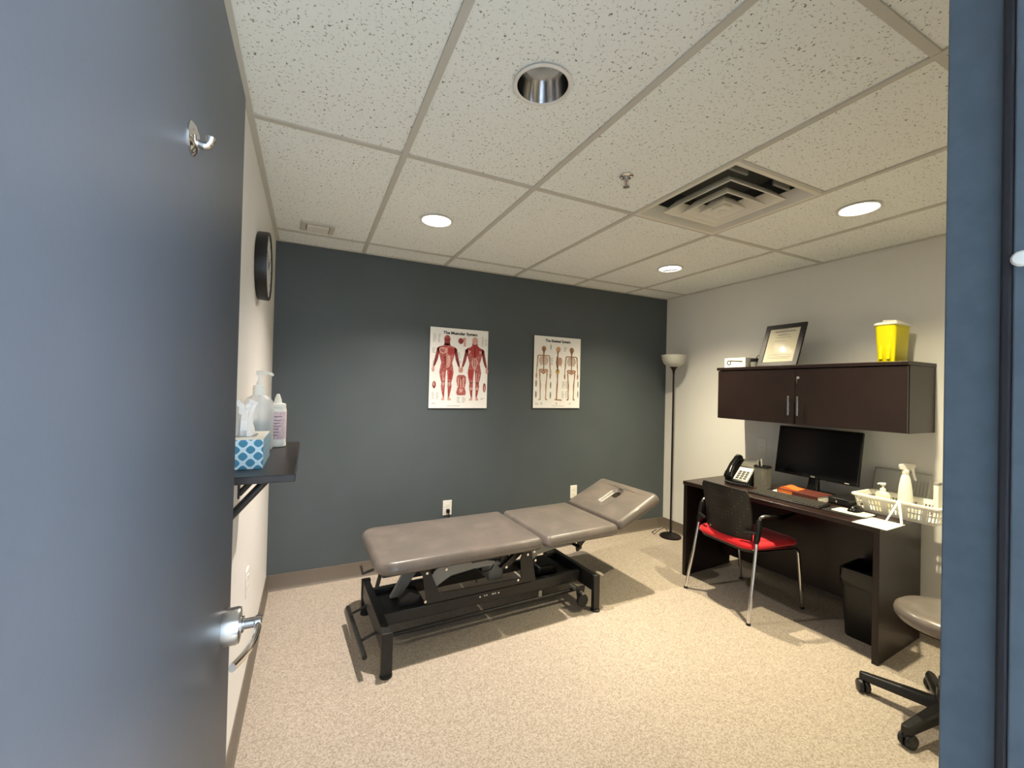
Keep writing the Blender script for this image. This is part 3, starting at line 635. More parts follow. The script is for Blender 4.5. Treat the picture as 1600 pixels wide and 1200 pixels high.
for z, hx, hy, tw in ((0.075, 0.034, 0.040, 0), (0.10, 0.026, 0.034, 0.1), (0.13, 0.022, 0.036, 0.25), (0.155, 0.024, 0.040, 0.35), (0.172, 0.030, 0.034, 0.45), (0.182, 0.014, 0.020, 0.6)):
    l = []
    for k in range(20):
        a = 2*math.pi*k/20; rr = 1 + 0.34*math.cos(3*a+z*40) + 0.16*math.cos(7*a+1)
        l.append((hx*rr*math.cos(a+tw)*0.9-0.005, hy*rr*math.sin(a+tw)*0.9 - 0.2*(z-0.075), z + 0.010*math.cos(2*a)*(z > 0.14)))
    loops.append(l)
ts.loft(loops).build('tissue', 'tissue_white', tb, smooth=30)
pb = empty('pump_bottle', (0.066, 1.735, SZ), R(-26), 'tall clear pump bottle standing behind the tissue box', 'bottle')
MB().lathe([(0.030, 0.0), (0.044, 0.003), (0.047, 0.012), (0.047, 0.150), (0.044, 0.172), (0.034, 0.188), (0.018, 0.197), (0.016, 0.203)], 36).build('body', 'frosted_plastic', pb, smooth=50)
MB().lathe([(0.028, 0.002), (0.043, 0.005), (0.045, 0.013), (0.045, 0.105), (0.004, 0.106)], 32).build('gel', 'liquid_gel', pb, smooth=50)
MB().lathe([(0.0205, 0.196), (0.0205, 0.222), (0.0185, 0.230), (0.010, 0.231), (0.009, 0.243), (0.006, 0.244), (0.006, 0.270)], 24).build('collar', 'white_plastic', pb, smooth=35)
MB().tube([(-0.010, 0, 0.274), (0.0, 0, 0.274), (0.020, 0, 0.275), (0.042, 0, 0.271), (0.047, 0, 0.266)], [0.008, 0.009, 0.006, 0.005, 0.0045], 12).build('nozzle', 'white_plastic', pb, smooth=60)
MB().cyl((0, 0, 0.01), (0, 0, 0.20), 0.003, 8).build('dip_tube', 'white_plastic', pb, smooth=60)
gb = empty('gel_bottle', (0.120, 1.815, SZ), 0, 'white squeeze gel bottle with a pointed cap and pink label beside the pump bottle', 'bottle')
MB().lathe([(0.026, 0.0), (0.030, 0.003), (0.0305, 0.010), (0.0295, 0.02), (0.0295, 0.138), (0.028, 0.146), (0.016, 0.150)], 36).build('body', 'white_plastic', gb, smooth=40)
MB().lathe([(0.0299, 0.030), (0.0301, 0.031), (0.0301, 0.132), (0.0299, 0.133)], 36, cap0=False, cap1=False).build('label_wrap', 'label_pink', gb, smooth=60)
MB().lathe([(0.0275, 0.147), (0.0275, 0.160), (0.024, 0.163), (0.014, 0.165), (0.011, 0.180), (0.006, 0.196), (0.003, 0.199)], 24).build('cap', 'white_plastic', gb, smooth=35)
def wrap_strip(mb, a0, a1, z0, z1, r=0.0306):
    n = 6; ps = [(r*math.cos(R(a0+(a1-a0)*k/n)), r*math.sin(R(a0+(a1-a0)*k/n))) for k in range(n+1)]
    mb.add([(x, y, z0) for x, y in ps] + [(x, y, z1) for x, y in ps], [(k, k+1, n+2+k, n+1+k) for k in range(n)])
pt = MB(); random.seed(11)
wrap_strip(pt, -128, -58, 0.113, 0.116); wrap_strip(pt, -130, -120, 0.111, 0.124)
for k, (a0, a1) in enumerate(((-125, -62), (-122, -70), (-124, -66), (-118, -78), (-120, -74), (-115, -85))): wrap_strip(pt, a0, a1, 0.100-0.011*k, 0.1025-0.011*k)
pt.build('label_print', 'label_text', gb)

# wall clock and wall plate on the left wall
ck = empty('wall_clock', (0.0, 2.235, 1.922), 0, 'round black-rimmed wall clock high on the left wall', 'clock')
a = MB(); a.M = Matrix.Rotation(R(90), 4, 'Y'); a.lathe([(0.146, 0.0), (0.152, 0.004), (0.154, 0.040), (0.152, 0.047), (0.146, 0.047), (0.143, 0.043), (0.143, 0.010)], 64, cap1=False); a.build('rim', 'black_plastic', ck, smooth=40)
a = MB(); a.M = Matrix.Rotation(R(90), 4, 'Y'); a.lathe([(0.1435, 0.038), (0.1435, 0.041), (0.002, 0.041)], 64); a.build('face', 'clock_face', ck, smooth=30)
for k in range(12):
    q = 2*math.pi*k/12; a = MB(); a.M = Matrix.Rotation(-q, 4, 'X'); a.box(0.0408, 0.0416, -0.003, 0.003, 0.115, 0.132); a.build('hour_mark', 'ink_black', ck)
for q, l, w in ((R(-55), 0.07, 0.004), (R(60), 0.10, 0.003)):
    a = MB(); a.M = Matrix.Rotation(q, 4, 'X'); a.box(0.0425, 0.0433, -w, w, -0.015, l); a.build('hand', 'ink_black', ck)
def outlet(name, loc, rz, label, plug=False):
    o = empty(name, loc, rz, label, 'outlet')        # local: faces -y
    B(-0.036, 0.036, -0.006, 0.0, -0.058, 0.058).build('cover_plate', 'outlet_white', o, bevel=0.002)
    for z in (0.020, -0.020):
        MB().loft([[(x, y, z+zz) for x, zz in rrect(0, 0, 0.0165, 0.0145, 0.006, 3)] for y in (-0.006, -0.0075)]).build('receptacle', 'outlet_white', o)
        sl = MB()
        for x, h in ((-0.006, 0.004), (0.006, 0.005)): sl.box(x-0.001, x+0.001, -0.0079, -0.0074, z+0.001-h+0.002, z+0.001+h)
        sl.build('slots', 'ink_midgrey', o)
    if plug:
        pg = B(-0.012, 0.014, -0.034, -0.0076, -0.036, -0.006).build('plug', 'black_plastic', o, bevel=0.005)
        MB().tube([(0.004, -0.030, -0.030), (0.006, -0.036, -0.055), (0.012, -0.020, -0.12), (0.014, -0.010, -0.24), (0.02, -0.012, -0.355), (0.05, -0.04, -loc[2]+0.006), (0.15, -0.2, -loc[2]+0.005), (0.10, -0.42, -loc[2]+0.005)], 0.004, 8).build('cord', 'black_rubber', pg, smooth=60)
    return o
outlet('wall_outlet', (1.234, YB, 0.433), 0, 'white wall outlet with a black plug, low on the charcoal wall', True)
outlet('wall_outlet', (2.428, YB, 0.458), 0, 'white wall outlet half hidden behind the raised head cushion')
outlet('wall_outlet', (0.0, 2.15, 0.520), R(90), 'white wall outlet on the left wall seen edge-on past the door handle')
outlet('wall_outlet', (W, 2.185, 0.980), R(-90), 'white wall outlet in shadow on the right wall beside the monitor')

# ================================================================== POSTERS
def poster(loc, label, w=0.490, h=0.638):
    p = empty('anatomy_poster', loc, 0, label, 'poster', 'anatomy posters on the charcoal wall')
    B(-w/2, w/2, -0.010, 0.0, -h/2, h/2).build('backing_board', 'black_plastic', p)
    B(-w/2+0.002, w/2-0.002, -0.0106, -0.0098, -h/2+0.002, h/2-0.002).build('sheet', 'poster_white', p)
    return p
class Ink(MB):
    """flat print on a poster: u 0..1 left to right, v 0..1 top to bottom"""
    def setup(s, w, h): s.w, s.h = w, h; s.y = -0.0110; return s
    def P(s, u, v): return ((u-0.5)*s.w, s.y, (0.5-v)*s.h)
    def poly(s, pts): s.add([s.P(*p) for p in pts], [tuple(range(len(pts)))]); return s
    def ell(s, cu, cv, ru, rv, n=18): return s.poly([(cu+ru*math.cos(2*math.pi*k/n), cv+rv*math.sin(2*math.pi*k/n)) for k in range(n)])
    def strip(s, pts, wd):
        wd = [w_*1.35 for w_ in wd] if isinstance(wd, (list, tuple)) else wd*1.35
        pts = [(p[0]*s.w, p[1]*s.h) for p in pts]; ws = wd if isinstance(wd, (list, tuple)) else [wd]*len(pts); l, r = [], []
        for i, p in enumerate(pts):
            a, b = pts[max(i-1, 0)], pts[min(i+1, len(pts)-1)]; dx, dy = b[0]-a[0], b[1]-a[1]; L = math.hypot(dx, dy) or 1
            l.append((p[0]-dy/L*ws[i], p[1]+dx/L*ws[i])); r.append((p[0]+dy/L*ws[i], p[1]-dx/L*ws[i]))
        f = lambda q: s.P(q[0]/s.w, q[1]/s.h)
        s.add([f(q) for q in l+r], [(i, i+1, len(pts)+i+1, len(pts)+i) for i in range(len(pts)-1)]); return s
    def layer(s, k): s.y = -0.0110 - 0.0004*k; return s
PWD, PHT = 0.490, 0.638
def notes(p, blocks):
    n = Ink().setup(PWD, PHT); random.seed(5)
    for u, v, wd, rows in blocks:
        for k in range(rows): 
            l = wd*random.uniform(0.5, 1.0); n.poly([(u, v+0.013*k), (u+l, v+0.013*k), (u+l, v+0.013*k+0.006), (u, v+0.013*k+0.006)])
    n.build('caption_lines', 'ink_grey', p)['kind'] = 'stuff'
p1 = poster((1.303, YB, 1.538), 'anatomy poster headed The Muscular System with two red muscle figures')
text_mesh('title', 'The Muscular System', 0.030, 'ink_black', p1, (0.005, -0.0112, 0.278), (R(90), 0, 0), bold=0.0012, width=0.285)
def muscle_man(p, cu, top, back):
    n = Ink().setup(PWD, PHT); HT = 0.815; AS = PHT/PWD
    def T(x, y): return (cu + x*HT*AS, top + y*HT)
    def both(pts, m_, k, sides=(-1, 1)):
        n.use(m_); n.layer(k)
        for s in sides: n.poly([T(s*x, y) for x, y in pts])
    both([(0, .13), (.042, .13), (.055, .160), (.125, .180), (.150, .215), (.125, .28), (.108, .34), (.086, .42), (.102, .50), (.05, .53), (0, .53)], 'muscle_red', 0)
    both([(.118, .180), (.158, .205), (.168, .27), (.180, .33), (.196, .40), (.212, .475), (.190, .490), (.166, .44), (.140, .37), (.124, .29), (.115, .23)], 'muscle_dark', 0)
    both([(.190, .470), (.214, .470), (.232, .520), (.226, .560), (.200, .570), (.186, .535)], 'tendon', 1)
    both([(.004, .50), (.100, .49), (.112, .56), (.098, .65), (.078, .72), (.020, .72), (.014, .62)], 'muscle_red', 1)
    both([(.022, .71), (.076, .71), (.084, .78), (.070, .86), (.050, .945), (.028, .945), (.026, .86), (.020, .78)], 'muscle_red', 1)
    both([(.026, .94), (.052, .94), (.078, .975), (.075, .990), (.022, .990)], 'tendon', 1)
    n.use('muscle_dark').layer(0); n.poly([T(-.045, .10), T(.045, .10), T(.045, .155), T(-.045, .155)])
    n.use('muscle_red' if not back else 'tendon').layer(1); n.ell(*T(0, .062), .050*HT*AS, .062*HT)
    if not back:
        n.use('muscle_dark').layer(2); n.poly([T(-.045, .052), T(.045, .052), T(.036, .105), T(0, .125), T(-.036, .105)])
        both([(.006, .200), (.060, .188), (.125, .205), (.118, .262), (.060, .296), (.010, .275)], 'muscle_bright', 2, (1,))
        both([(.006, .200), (.060, .188), (.125, .205), (.118, .262), (.060, .290), (.010, .270)], 'tendon', 2, (-1,))
        both([(.03, .21), (.11, .215), (.10, .255), (.04, .275)], 'muscle_red', 3, (-1,))
        both([(.006, .305), (.050, .310), (.060, .40), (.040, .48), (.006, .50)], 'tendon', 2, (1,))
        both([(.012, .315), (.046, .32), (.050, .39), (.036, .45), (.012, .46)], 'muscle_dark', 2, (-1,))
        both([(.004, .19), (.010, .19), (.010, .51), (.004, .51)], 'tendon', 4)
        both([(.040, .53), (.088, .53), (.094, .60), (.072, .68), (.034, .66)], 'muscle_bright', 2, (1,))
        both([(.050, .56), (.064, .56), (.058, .70), (.040, .70)], 'tendon', 2, (-1,))
        both([(.030, .715), (.064, .715), (.064, .770), (.036, .770)], 'tendon', 2)
        both([(.030, .80), (.044, .80), (.042, .92), (.034, .92)], 'muscle_bright', 2)
    else:
        n.use('muscle_bright').layer(2); n.poly([T(-.026, .12), T(.026, .12), T(.110, .195), T(.030, .30), T(0, .36), T(-.030, .30), T(-.110, .195)])
        both([(.000, .33), (.030, .33), (.058, .41), (.020, .50), (.000, .52)], 'tendon', 3)
        both([(.010, .34), (.020, .34), (.024, .44), (.010, .48)], 'muscle_dark', 4)
        both([(.060, .22), (.112, .215), (.095, .265)], 'tendon', 3)
        both([(.020, .52), (.096, .50), (.104, .58), (.080, .66), (.030, .66)], 'muscle_bright', 2, (-1,))
        both([(.030, .56), (.046, .56), (.044, .70), (.034, .70)], 'tendon', 3, (1,))
        both([(.072, .56), (.084, .57), (.070, .70), (.062, .70)], 'tendon', 3, (1,))
        both([(.026, .79), (.074, .79), (.062, .83), (.036, .83)], 'tendon', 3)
        both([(.034, .83), (.052, .83), (.046, .93), (.036, .93)], 'muscle_dark', 3)
        n.use('tendon').layer(2); n.poly([T(-.004, .14), T(.004, .14), T(.004, .34), T(-.004, .34)])
    n.build('muscle_figure', None, p)
muscle_man(p1, 0.285, 0.092, False); muscle_man(p1, 0.762, 0.092, True)
def inset(p, fn):
    n = Ink().setup(PWD, PHT); fn(n); n.build('inset_drawing', None, p)
def i1(n): n.use('muscle_dark').ell(0.515, 0.155, 0.045, 0.037); n.use('tendon').poly([(0.55, 0.11), (0.60, 0.11), (0.60, 0.22), (0.565, 0.22), (0.565, 0.18)])
def i2(n):
    n.use('muscle_red').poly([(0.46, 0.60), (0.49, 0.58), (0.58, 0.58), (0.615, 0.60), (0.62, 0.66), (0.60, 0.74), (0.62, 0.80), (0.61, 0.835), (0.47, 0.835), (0.455, 0.80), (0.475, 0.74), (0.455, 0.66)])
    n.layer(1).use('tendon')
    for u in (0.485, 0.53, 0.575): n.poly([(u-0.010, 0.61), (u+0.012, 0.62), (u+0.008, 0.74), (u-0.012, 0.74)])
    n.poly([(0.50, 0.75), (0.57, 0.75), (0.555, 0.80), (0.515, 0.80)])
    n.layer(2).use('muscle_dark').poly([(0.525, 0.60), (0.55, 0.60), (0.545, 0.645), (0.53, 0.645)])
def i3(n): n.use('muscle_dark').ell(0.085, 0.71, 0.030, 0.045); n.layer(1).use('tendon').ell(0.080, 0.70, 0.012, 0.026)
def i4(n): n.use('muscle_dark').ell(0.945, 0.735, 0.026, 0.060); n.layer(1).use('tendon').ell(0.945, 0.745, 0.010, 0.04)
for fn in (i1, i2, i3, i4): inset(p1, fn)
notes(p1, [(0.05, 0.085, 0.06, 8), (0.13, 0.085, 0.05, 8), (0.88, 0.085, 0.045, 9), (0.94, 0.10, 0.04, 8), (0.04, 0.26, 0.06, 5), (0.05, 0.42, 0.05, 6), (0.46, 0.30, 0.08, 6), (0.05, 0.80, 0.05, 7), (0.12, 0.80, 0.05, 7), (0.47, 0.855, 0.07, 6), (0.56, 0.855, 0.06, 6), (0.05, 0.93, 0.08, 2), (0.3, 0.965, 0.4, 1), (0.46, 0.40, 0.08, 4), (0.88, 0.87, 0.07, 2)])
p2 = poster((2.222, YB, 1.540), 'anatomy poster headed The Skeletal System with three pale skeletons', 0.490, 0.638)
text_mesh('title', 'The Skeletal System', 0.030, 'ink_black', p2, (0.0, -0.0112, 0.278), (R(90), 0, 0), bold=0.0012, width=0.262)
def skeleton(p, cu, top, view):
    n = Ink().setup(PWD, PHT); HT = 0.765; AS = PHT/PWD
    def T(x, y): return (cu + x*HT*AS, top + y*HT)
    dark = 'bone_dark' if view == 'back' else 'bone'
    n.use('bone_yellow' if view == 'side' else dark); n.ell(*T(0.0 if view != 'side' else 0.008, .055), .048*HT*AS, .050*HT)
    n.layer(1).use('bone_dark' if view != 'side' else 'tendon'); n.ell(*T(0, .062), .026*HT*AS, .028*HT)
    n.layer(0).use(dark); n.poly([T(-.028, .085), T(.028, .085), T(.018, .135), T(-.018, .135)])
    n.use('bone_dark'); n.strip([T(0, .13), T(-.004, .25), T(.004, .35), T(0, .46)], 0.004)
    if view != 'side':
        n.use(dark)
        for s in (-1, 1):
            n.strip([T(0, .175), T(s*.115, .180)], 0.0035)                                   # collarbone
            for k in range(8): 
                y = .195 + .020*k; w = .045 + .050*math.sin(math.pi*(k+1.2)/9)
                n.strip([T(s*.006, y), T(s*w, y+.008), T(s*w*0.9, y+.022)], 0.0020)
            n.strip([T(s*.118, .182), T(s*.128, .29), T(s*.132, .36)], [0.005, 0.0035, 0.0045])
            n.strip([T(s*.132, .36), T(s*.140, .44), T(s*.142, .51)], [0.004, 0.003, 0.003])
            n.strip([T(s*.142, .51), T(s*.144, .55), T(s*.140, .60)], [0.005, 0.006, 0.0025])
            n.ell(*T(s*.050, .455), .050*HT*AS, .036*HT, 14)
            n.strip([T(s*.078, .49), T(s*.070, .60), T(s*.058, .715)], [0.0055, 0.0035, 0.0055])
            n.strip([T(s*.058, .715), T(s*.060, .85), T(s*.054, .965)], [0.0055, 0.0035, 0.004])
            n.strip([T(s*.050, .968), T(s*.090, .978)], [0.005, 0.004])
        n.layer(1).use('tendon')
        for s in (-1, 1): n.ell(*T(s*.050, .455), .026*HT*AS, .018*HT, 12)
        n.use('bone_dark'); n.ell(*T(0, .495), .030*HT*AS, .016*HT, 12)
    else:
        n.use('tendon'); n.ell(*T(.050, .27), .050*HT*AS, .075*HT)
        n.layer(1).use('bone'); 
        for k in range(7): n.strip([T(-.01, .20+.022*k), T(.05, .215+.022*k), T(.085, .235+.022*k)], 0.0018)
        n.layer(0).use('bone_dark'); n.strip([T(-.006, .18), T(-.016, .30), T(-.002, .40)], [0.006, 0.008, 0.006])
        n.use('bone_yellow'); n.ell(*T(0, .46), .042*HT*AS, .050*HT)
        n.use('bone_dark'); n.strip([T(0, .50), T(.004, .61), T(0, .715)], [0.006, 0.004, 0.0065]); n.strip([T(0, .715), T(-.006, .85), T(-.012, .965)], [0.006, 0.005, 0.005])
        n.strip([T(-.05, .972), T(.105, .984)], [0.004, 0.004])
    n.build('skeleton_figure', None, p)
skeleton(p2, 0.205, 0.135, 'front'); skeleton(p2, 0.500, 0.135, 'side'); skeleton(p2, 0.800, 0.135, 'back')
for u, l in ((0.175, 'A'), (0.49, 'B'), (0.78, 'C')): text_mesh('figure_letter', l, 0.016, 'ink_black', p2, ((u-0.5)*PWD, -0.0112, (0.5-0.935)*PHT), (R(90), 0, 0), bold=0.0006)
for q_ in ((0.06, 0.66, .018, .05), (0.06, 0.81, .018, .05), (0.36, 0.68, .016, .05), (0.36, 0.82, .016, .05), (0.955, 0.66, .014, .05), (0.955, 0.80, .014, .05), (0.35, 0.15, .010, .04)):
    inset(p2, lambda n: n.use('ink_midgrey').ell(*q_, 12))
notes(p2, [(0.60, 0.62, 0.07, 8), (0.68, 0.62, 0.06, 8), (0.60, 0.76, 0.06, 8), (0.68, 0.76, 0.05, 7), (0.34, 0.30, 0.07, 8), (0.63, 0.14, 0.07, 5), (0.34, 0.46, 0.06, 7), (0.05, 0.93, 0.08, 2), (0.4, 0.965, 0.35, 1), (0.64, 0.32, 0.06, 6)])

# ================================================================== ON THE WALL CABINET
CT = 1.190 + CH
fr_ = empty('certificate_frame', (3.235, 1.900, CT+0.001), 0, 'black picture frame holding a certificate, leaning on top of the wall cabinet', 'picture frame')
lean = R(21)
def leaned(mb): mb.M = Matrix.Rotation(lean, 4, 'Y'); return mb
FW, FH = 0.143, 0.335
def fring(w0, z0, z1, w1, za, zb, x0, x1):
    mb = leaned(MB())
    mb.loft([[(x, -w0, z0), (x, w0, z0), (x, w0, z1), (x, -w0, z1)] if q == 0 else [(x, -w1, za), (x, w1, za), (x, w1, zb), (x, -w1, zb)] for x, q in ((x1, 0), (x0, 0), (x0, 1), (x1, 1))], ring=True); return mb
fring(FW, 0.002, FH, FW-0.034, 0.034, FH-0.034, 0.0, 0.016).build('moulding', 'black_plastic', fr_, bevel=0.002)
c_ = leaned(MB()); c_.box(0.006, 0.012, -FW+0.033, FW-0.033, 0.033, FH-0.033); c_.build('certificate', 'cream_paper', fr_)
g_ = leaned(MB()); g_.box(0.0035, 0.0045, -FW+0.033, FW-0.033, 0.033, FH-0.033); mat('glass_pane', srgb(250, 250, 250), 0.03, alpha=0.10, spec=0.6); g_.build('glass', 'glass_pane', fr_)
c_ = leaned(MB())
def crow(y0, y1, z, hgt): c_.box(0.0055, 0.0061, y0, y1, z, z+hgt)
crow(-0.078, 0.070, 0.272, 0.010); crow(-0.045, 0.040, 0.246, 0.004); crow(-0.06, 0.05, 0.228, 0.003); crow(-0.085, 0.085, 0.090, 0.003); crow(-0.085, 0.085, 0.072, 0.003); crow(-0.075, 0.08, 0.060, 0.003); crow(-0.02, 0.06, 0.2, 0.002)
c_.build('certificate_text', 'ink_midgrey', fr_)
c_ = leaned(MB()); c_.tube([(0.0055, -0.02, 0.296), (0.0055, 0.03, 0.290), (0.0055, 0.01, 0.268), (0.0055, -0.02, 0.256), (0.0055, 0.045, 0.250)], 0.0012, 6); c_.build('flourish', 'ink_midgrey', fr_)
c_ = MB(); c_.prism([(0.085, 0.002), (0.100, 0.002), (0.088, 0.190), (0.080, 0.190)], -0.03, 0.03); c_.build('easel_leg', 'black_plastic', fr_)

sc = empty('sharps_container', (3.372, 1.284, CT), R(0), 'yellow sharps container with a white lid on the wall cabinet', 'container')
def scl(z, hx, hy, r=0.022): return [(x, y, z) for x, y in rrect(0, 0, hx, hy, r, 5)]
MB().loft([scl(0.0, 0.080, 0.040), scl(0.004, 0.083, 0.043), scl(0.225, 0.095, 0.052)]).build('tub', 'yellow_plastic', sc, smooth=40)
MB().loft([scl(0.222, 0.097, 0.054), scl(0.225, 0.101, 0.058), scl(0.234, 0.101, 0.058), scl(0.240, 0.092, 0.050), scl(0.241, 0.04, 0.02, 0.01)]).build('lid', 'white_plastic', sc, smooth=40)
fl_ = MB(); fl_.M = Matrix.Translation((0.02, 0.03, 0.243)) @ Matrix.Rotation(R(6), 4, 'X'); fl_.box(-0.05, 0.05, -0.06, 0.010, 0.004, 0.018); fl_.build('flap', 'white_plastic', sc, bevel=0.004)
for s in (-1, 1): MB().box(-0.0925, -0.088, s*0.018-0.008, s*0.018+0.008, 0.02, 0.10).build('moulded_rib', 'yellow_plastic', sc, bevel=0.002)

ib = empty('instrument_box', (3.300, 2.230, CT), R(2), 'small white carton printed with a black hammer shape at the far end of the cabinet', 'box')
B(-0.050, 0.050, -0.085, 0.090, 0.0, 0.077).build('carton', 'white_paper', ib, bevel=0.001)
q = MB(); q.M = Matrix.Translation((-0.0512, 0.052, 0.040)) @ Matrix.Rotation(R(90), 4, 'Y'); q.lathe([(0.019, 0.0), (0.019, 0.0008), (0.012, 0.0008), (0.012, 0.0)], 24, ring=True); q.build('printed_ring', 'ink_black', ib, smooth=30)
q = MB(); q.prism([(0.040, 0.059), (0.040, 0.052), (-0.062, 0.043), (-0.062, 0.050)], -0.0512, -0.0502, 'x'); q.build('printed_handle', 'ink_black', ib)
tc = empty('tape_roll', (3.300, 2.092, CT), 0, 'small grey and black roll squeezed between the white carton and the certificate frame', 'roll')
MB().lathe([(0.030, 0.0), (0.033, 0.003), (0.033, 0.040), (0.030, 0.043)], 28).build('roll', 'grey_paint', tc, smooth=40)
MB().lathe([(0.034, 0.043), (0.036, 0.046), (0.036, 0.064), (0.030, 0.068)], 28).build('black_band', 'black_plastic', tc, smooth=40)
MB().tube([(0.0, -0.005, 0.066), (0.0, -0.012, 0.084), (0.0, -0.028, 0.092), (0.0, -0.040, 0.080), (0.01, -0.034, 0.066)], 0.003, 8).build('tubing', 'black_rubber', tc, smooth=60)

# ================================================================== ON THE DESK
mo = empty('computer_monitor', (3.382, 1.715, DZ), R(-2), 'black widescreen computer monitor on the desk under the cabinet', 'monitor')
def el(z, a, b, cx=0.0, cy=0.0, n=32): return [(cx+a*math.cos(2*math.pi*k/n), cy+b*math.sin(2*math.pi*k/n), z) for k in range(n)]
MB().loft([el(0.0, 0.110, 0.155, -0.005), el(0.006, 0.112, 0.158, -0.005), el(0.012, 0.104, 0.150, -0.005), el(0.018, 0.05, 0.07)]).build('stand_base', 'black_gloss', mo, smooth=40)
MB().loft([[(x, y, 0.012) for x, y in rrect(0.0, 0, 0.018, 0.038, 0.01, 4)], [(x, y, 0.10) for x, y in rrect(0.012, 0, 0.014, 0.032, 0.01, 4)], [(x, y, 0.24) for x, y in rrect(0.024, 0, 0.012, 0.032, 0.01, 4)]]).build('stand_neck', 'black_gloss', mo, smooth=40)
MT = Matrix.Translation((-0.032, -0.012, 0.106)) @ Matrix.Rotation(R(9), 4, 'Y')
q = MB(); q.M = MT; q.box(0.0, 0.026, -0.268, 0.268, 0.0, 0.345); hd = q.build('bezel', 'black_gloss', mo, bevel=0.005)
q = MB(); q.M = MT; q.box(-0.0008, 0.002, -0.255, 0.255, 0.026, 0.333); q.build('screen', 'screen_black', mo)
q = MB(); q.M = MT; q.box(0.024, 0.050, -0.14, 0.14, 0.06, 0.26); q.build('rear_housing', 'black_plastic', mo, bevel=0.01)
q = MB(); q.M = MT @ Matrix.Translation((-0.0006, 0.006, 0.012)) @ Matrix.Rotation(R(90), 4, 'Y'); q.lathe([(0.0048, 0.0), (0.0048, 0.0006), (0.0036, 0.0006), (0.0036, 0.0)], 18, ring=True); q.build('logo_ring', 'ink_grey', mo)
lg = text_mesh('logo', 'LG', 0.011, 'ink_grey', mo, (0, 0, 0), (0, 0, 0), bold=0.0002); lg.matrix_local = MT @ Matrix.Translation((-0.0006, -0.008, 0.012)) @ Matrix.Rotation(R(-90), 4, 'Z') @ Matrix.Rotation(R(90), 4, 'X')
q = MB(); q.M = MT; q.box(-0.0006, 0.001, -0.222, -0.196, 0.008, 0.012); q.build('power_light', 'ink_grey', mo)

ph = empty('desk_phone', (3.190, 2.105, DZ), R(6), 'black desk telephone with a pale keypad at the far end of the desk', 'telephone')
MB().prism([(-0.085, 0.0), (0.105, 0.0), (0.105, 0.165), (0.085, 0.175), (-0.085, 0.028)], -0.085, 0.090).build('body', 'black_plastic', ph, bevel=0.006)
def face(mb):      # frame on the sloping face: local x up the slope, y across, z out
    ang = math.atan2(0.147, 0.170); mb.M = Matrix.Translation((-0.085, 0, 0.028)) @ Matrix.Rotation(-ang, 4, 'Y'); return mb
face(MB()).box(0.015, 0.135, -0.070, 0.028, -0.002, 0.002).build('keypad_panel', 'key_panel', ph, bevel=0.001)
kk = face(MB())
for i in range(4):
    for j in range(3): kk.box(0.022+0.021*i, 0.036+0.021*i, -0.062+0.028*j, -0.042+0.028*j, 0.001, 0.0065)
kk.build('keys', 'black_plastic', ph)
face(MB()).box(0.145, 0.195, -0.070, 0.028, -0.002, 0.004).build('display', 'smoke_plastic', ph, bevel=0.002)
hs = face(MB()); loops = []
for x, z, w, t in ((-0.005, 0.018, 0.016, 0.010), (0.004, 0.022, 0.026, 0.022), (0.030, 0.028, 0.026, 0.024), (0.055, 0.038, 0.021, 0.014), (0.11, 0.046, 0.020, 0.013), (0.165, 0.040, 0.021, 0.014), (0.190, 0.030, 0.026, 0.024), (0.218, 0.024, 0.026, 0.022), (0.226, 0.020, 0.016, 0.010)):
    loops.append([(x, 0.062+yy, z+zz) for yy, zz in rrect(0, 0, w, t, min(w, t)*0.8, 4)])
hs.loft(loops).build('handset', 'black_gloss', ph, smooth=60)
cc = MB(); pts = []
for k in range(121):
    t = k/120; a = t*2*math.pi*16; bx_ = -0.10 - 0.030*math.sin(t*math.pi); by_ = 0.075 - 0.19*t
    pts.append((bx_ + 0.008*math.cos(a), by_, 0.0125 + 0.008*math.sin(a)))
cc.tube(pts, 0.0036, 6).build('coiled_cord', 'black_rubber', ph, smooth=60)

po = empty('pen_holder', (3.190, 1.950, DZ), R(8), 'smoky clear plastic pen holder between the telephone and the monitor', 'pen holder')
MB().loft([[(x, y, z) for x, y in rrect(0, 0, a, b, 0.008, 3)] for a, b, z in ((0.036, 0.045, 0.0), (0.036, 0.045, 0.155), (0.033, 0.042, 0.155), (0.033, 0.042, 0.004))], cap1=True).build('cup', 'smoke_plastic', po)
MB().loft([[(x, y, z) for x, y in rrect(0, 0, a, b, 0.008, 3)] for a, b, z in ((0.038, 0.047, 0.148), (0.038, 0.047, 0.160), (0.032, 0.041, 0.160), (0.032, 0.041, 0.148))], ring=True).build('rim', 'black_plastic', po)
PENS = [((-0.02, -0.01, 0.005), (-0.025, -0.034, 0.150), 'pen_pink', 'pink pen standing in the smoky pen holder'), ((0.01, 0.02, 0.005), (0.0, 0.036, 0.195), 'grey_paint', 'grey pen sticking out of the pen holder toward the telephone'), ((0.01, 0.0, 0.005), (0.02, 0.020, 0.205), 'ink_midgrey', 'tallest grey pen standing in the pen holder'), ((0.0, -0.02, 0.005), (0.015, -0.03, 0.165), 'black_gloss', 'black pen standing in the pen holder on the monitor side')]
for a, b, m_, lab in PENS:
    pe = empty('pen', (3.190, 1.950, DZ), R(8), lab, 'pen', 'pens in the pen holder')
    va, vb = Vector(a), Vector(b); d = vb-va
    MB().tube([va, va+d*0.06, va+d*0.66], [0.0015, 0.0045, 0.0045], 10).build('barrel', m_, pe, smooth=60)
    MB().tube([va+d*0.64, va+d*0.97, vb], [0.0052, 0.0052, 0.003], 10).build('cap', m_, pe, smooth=60)

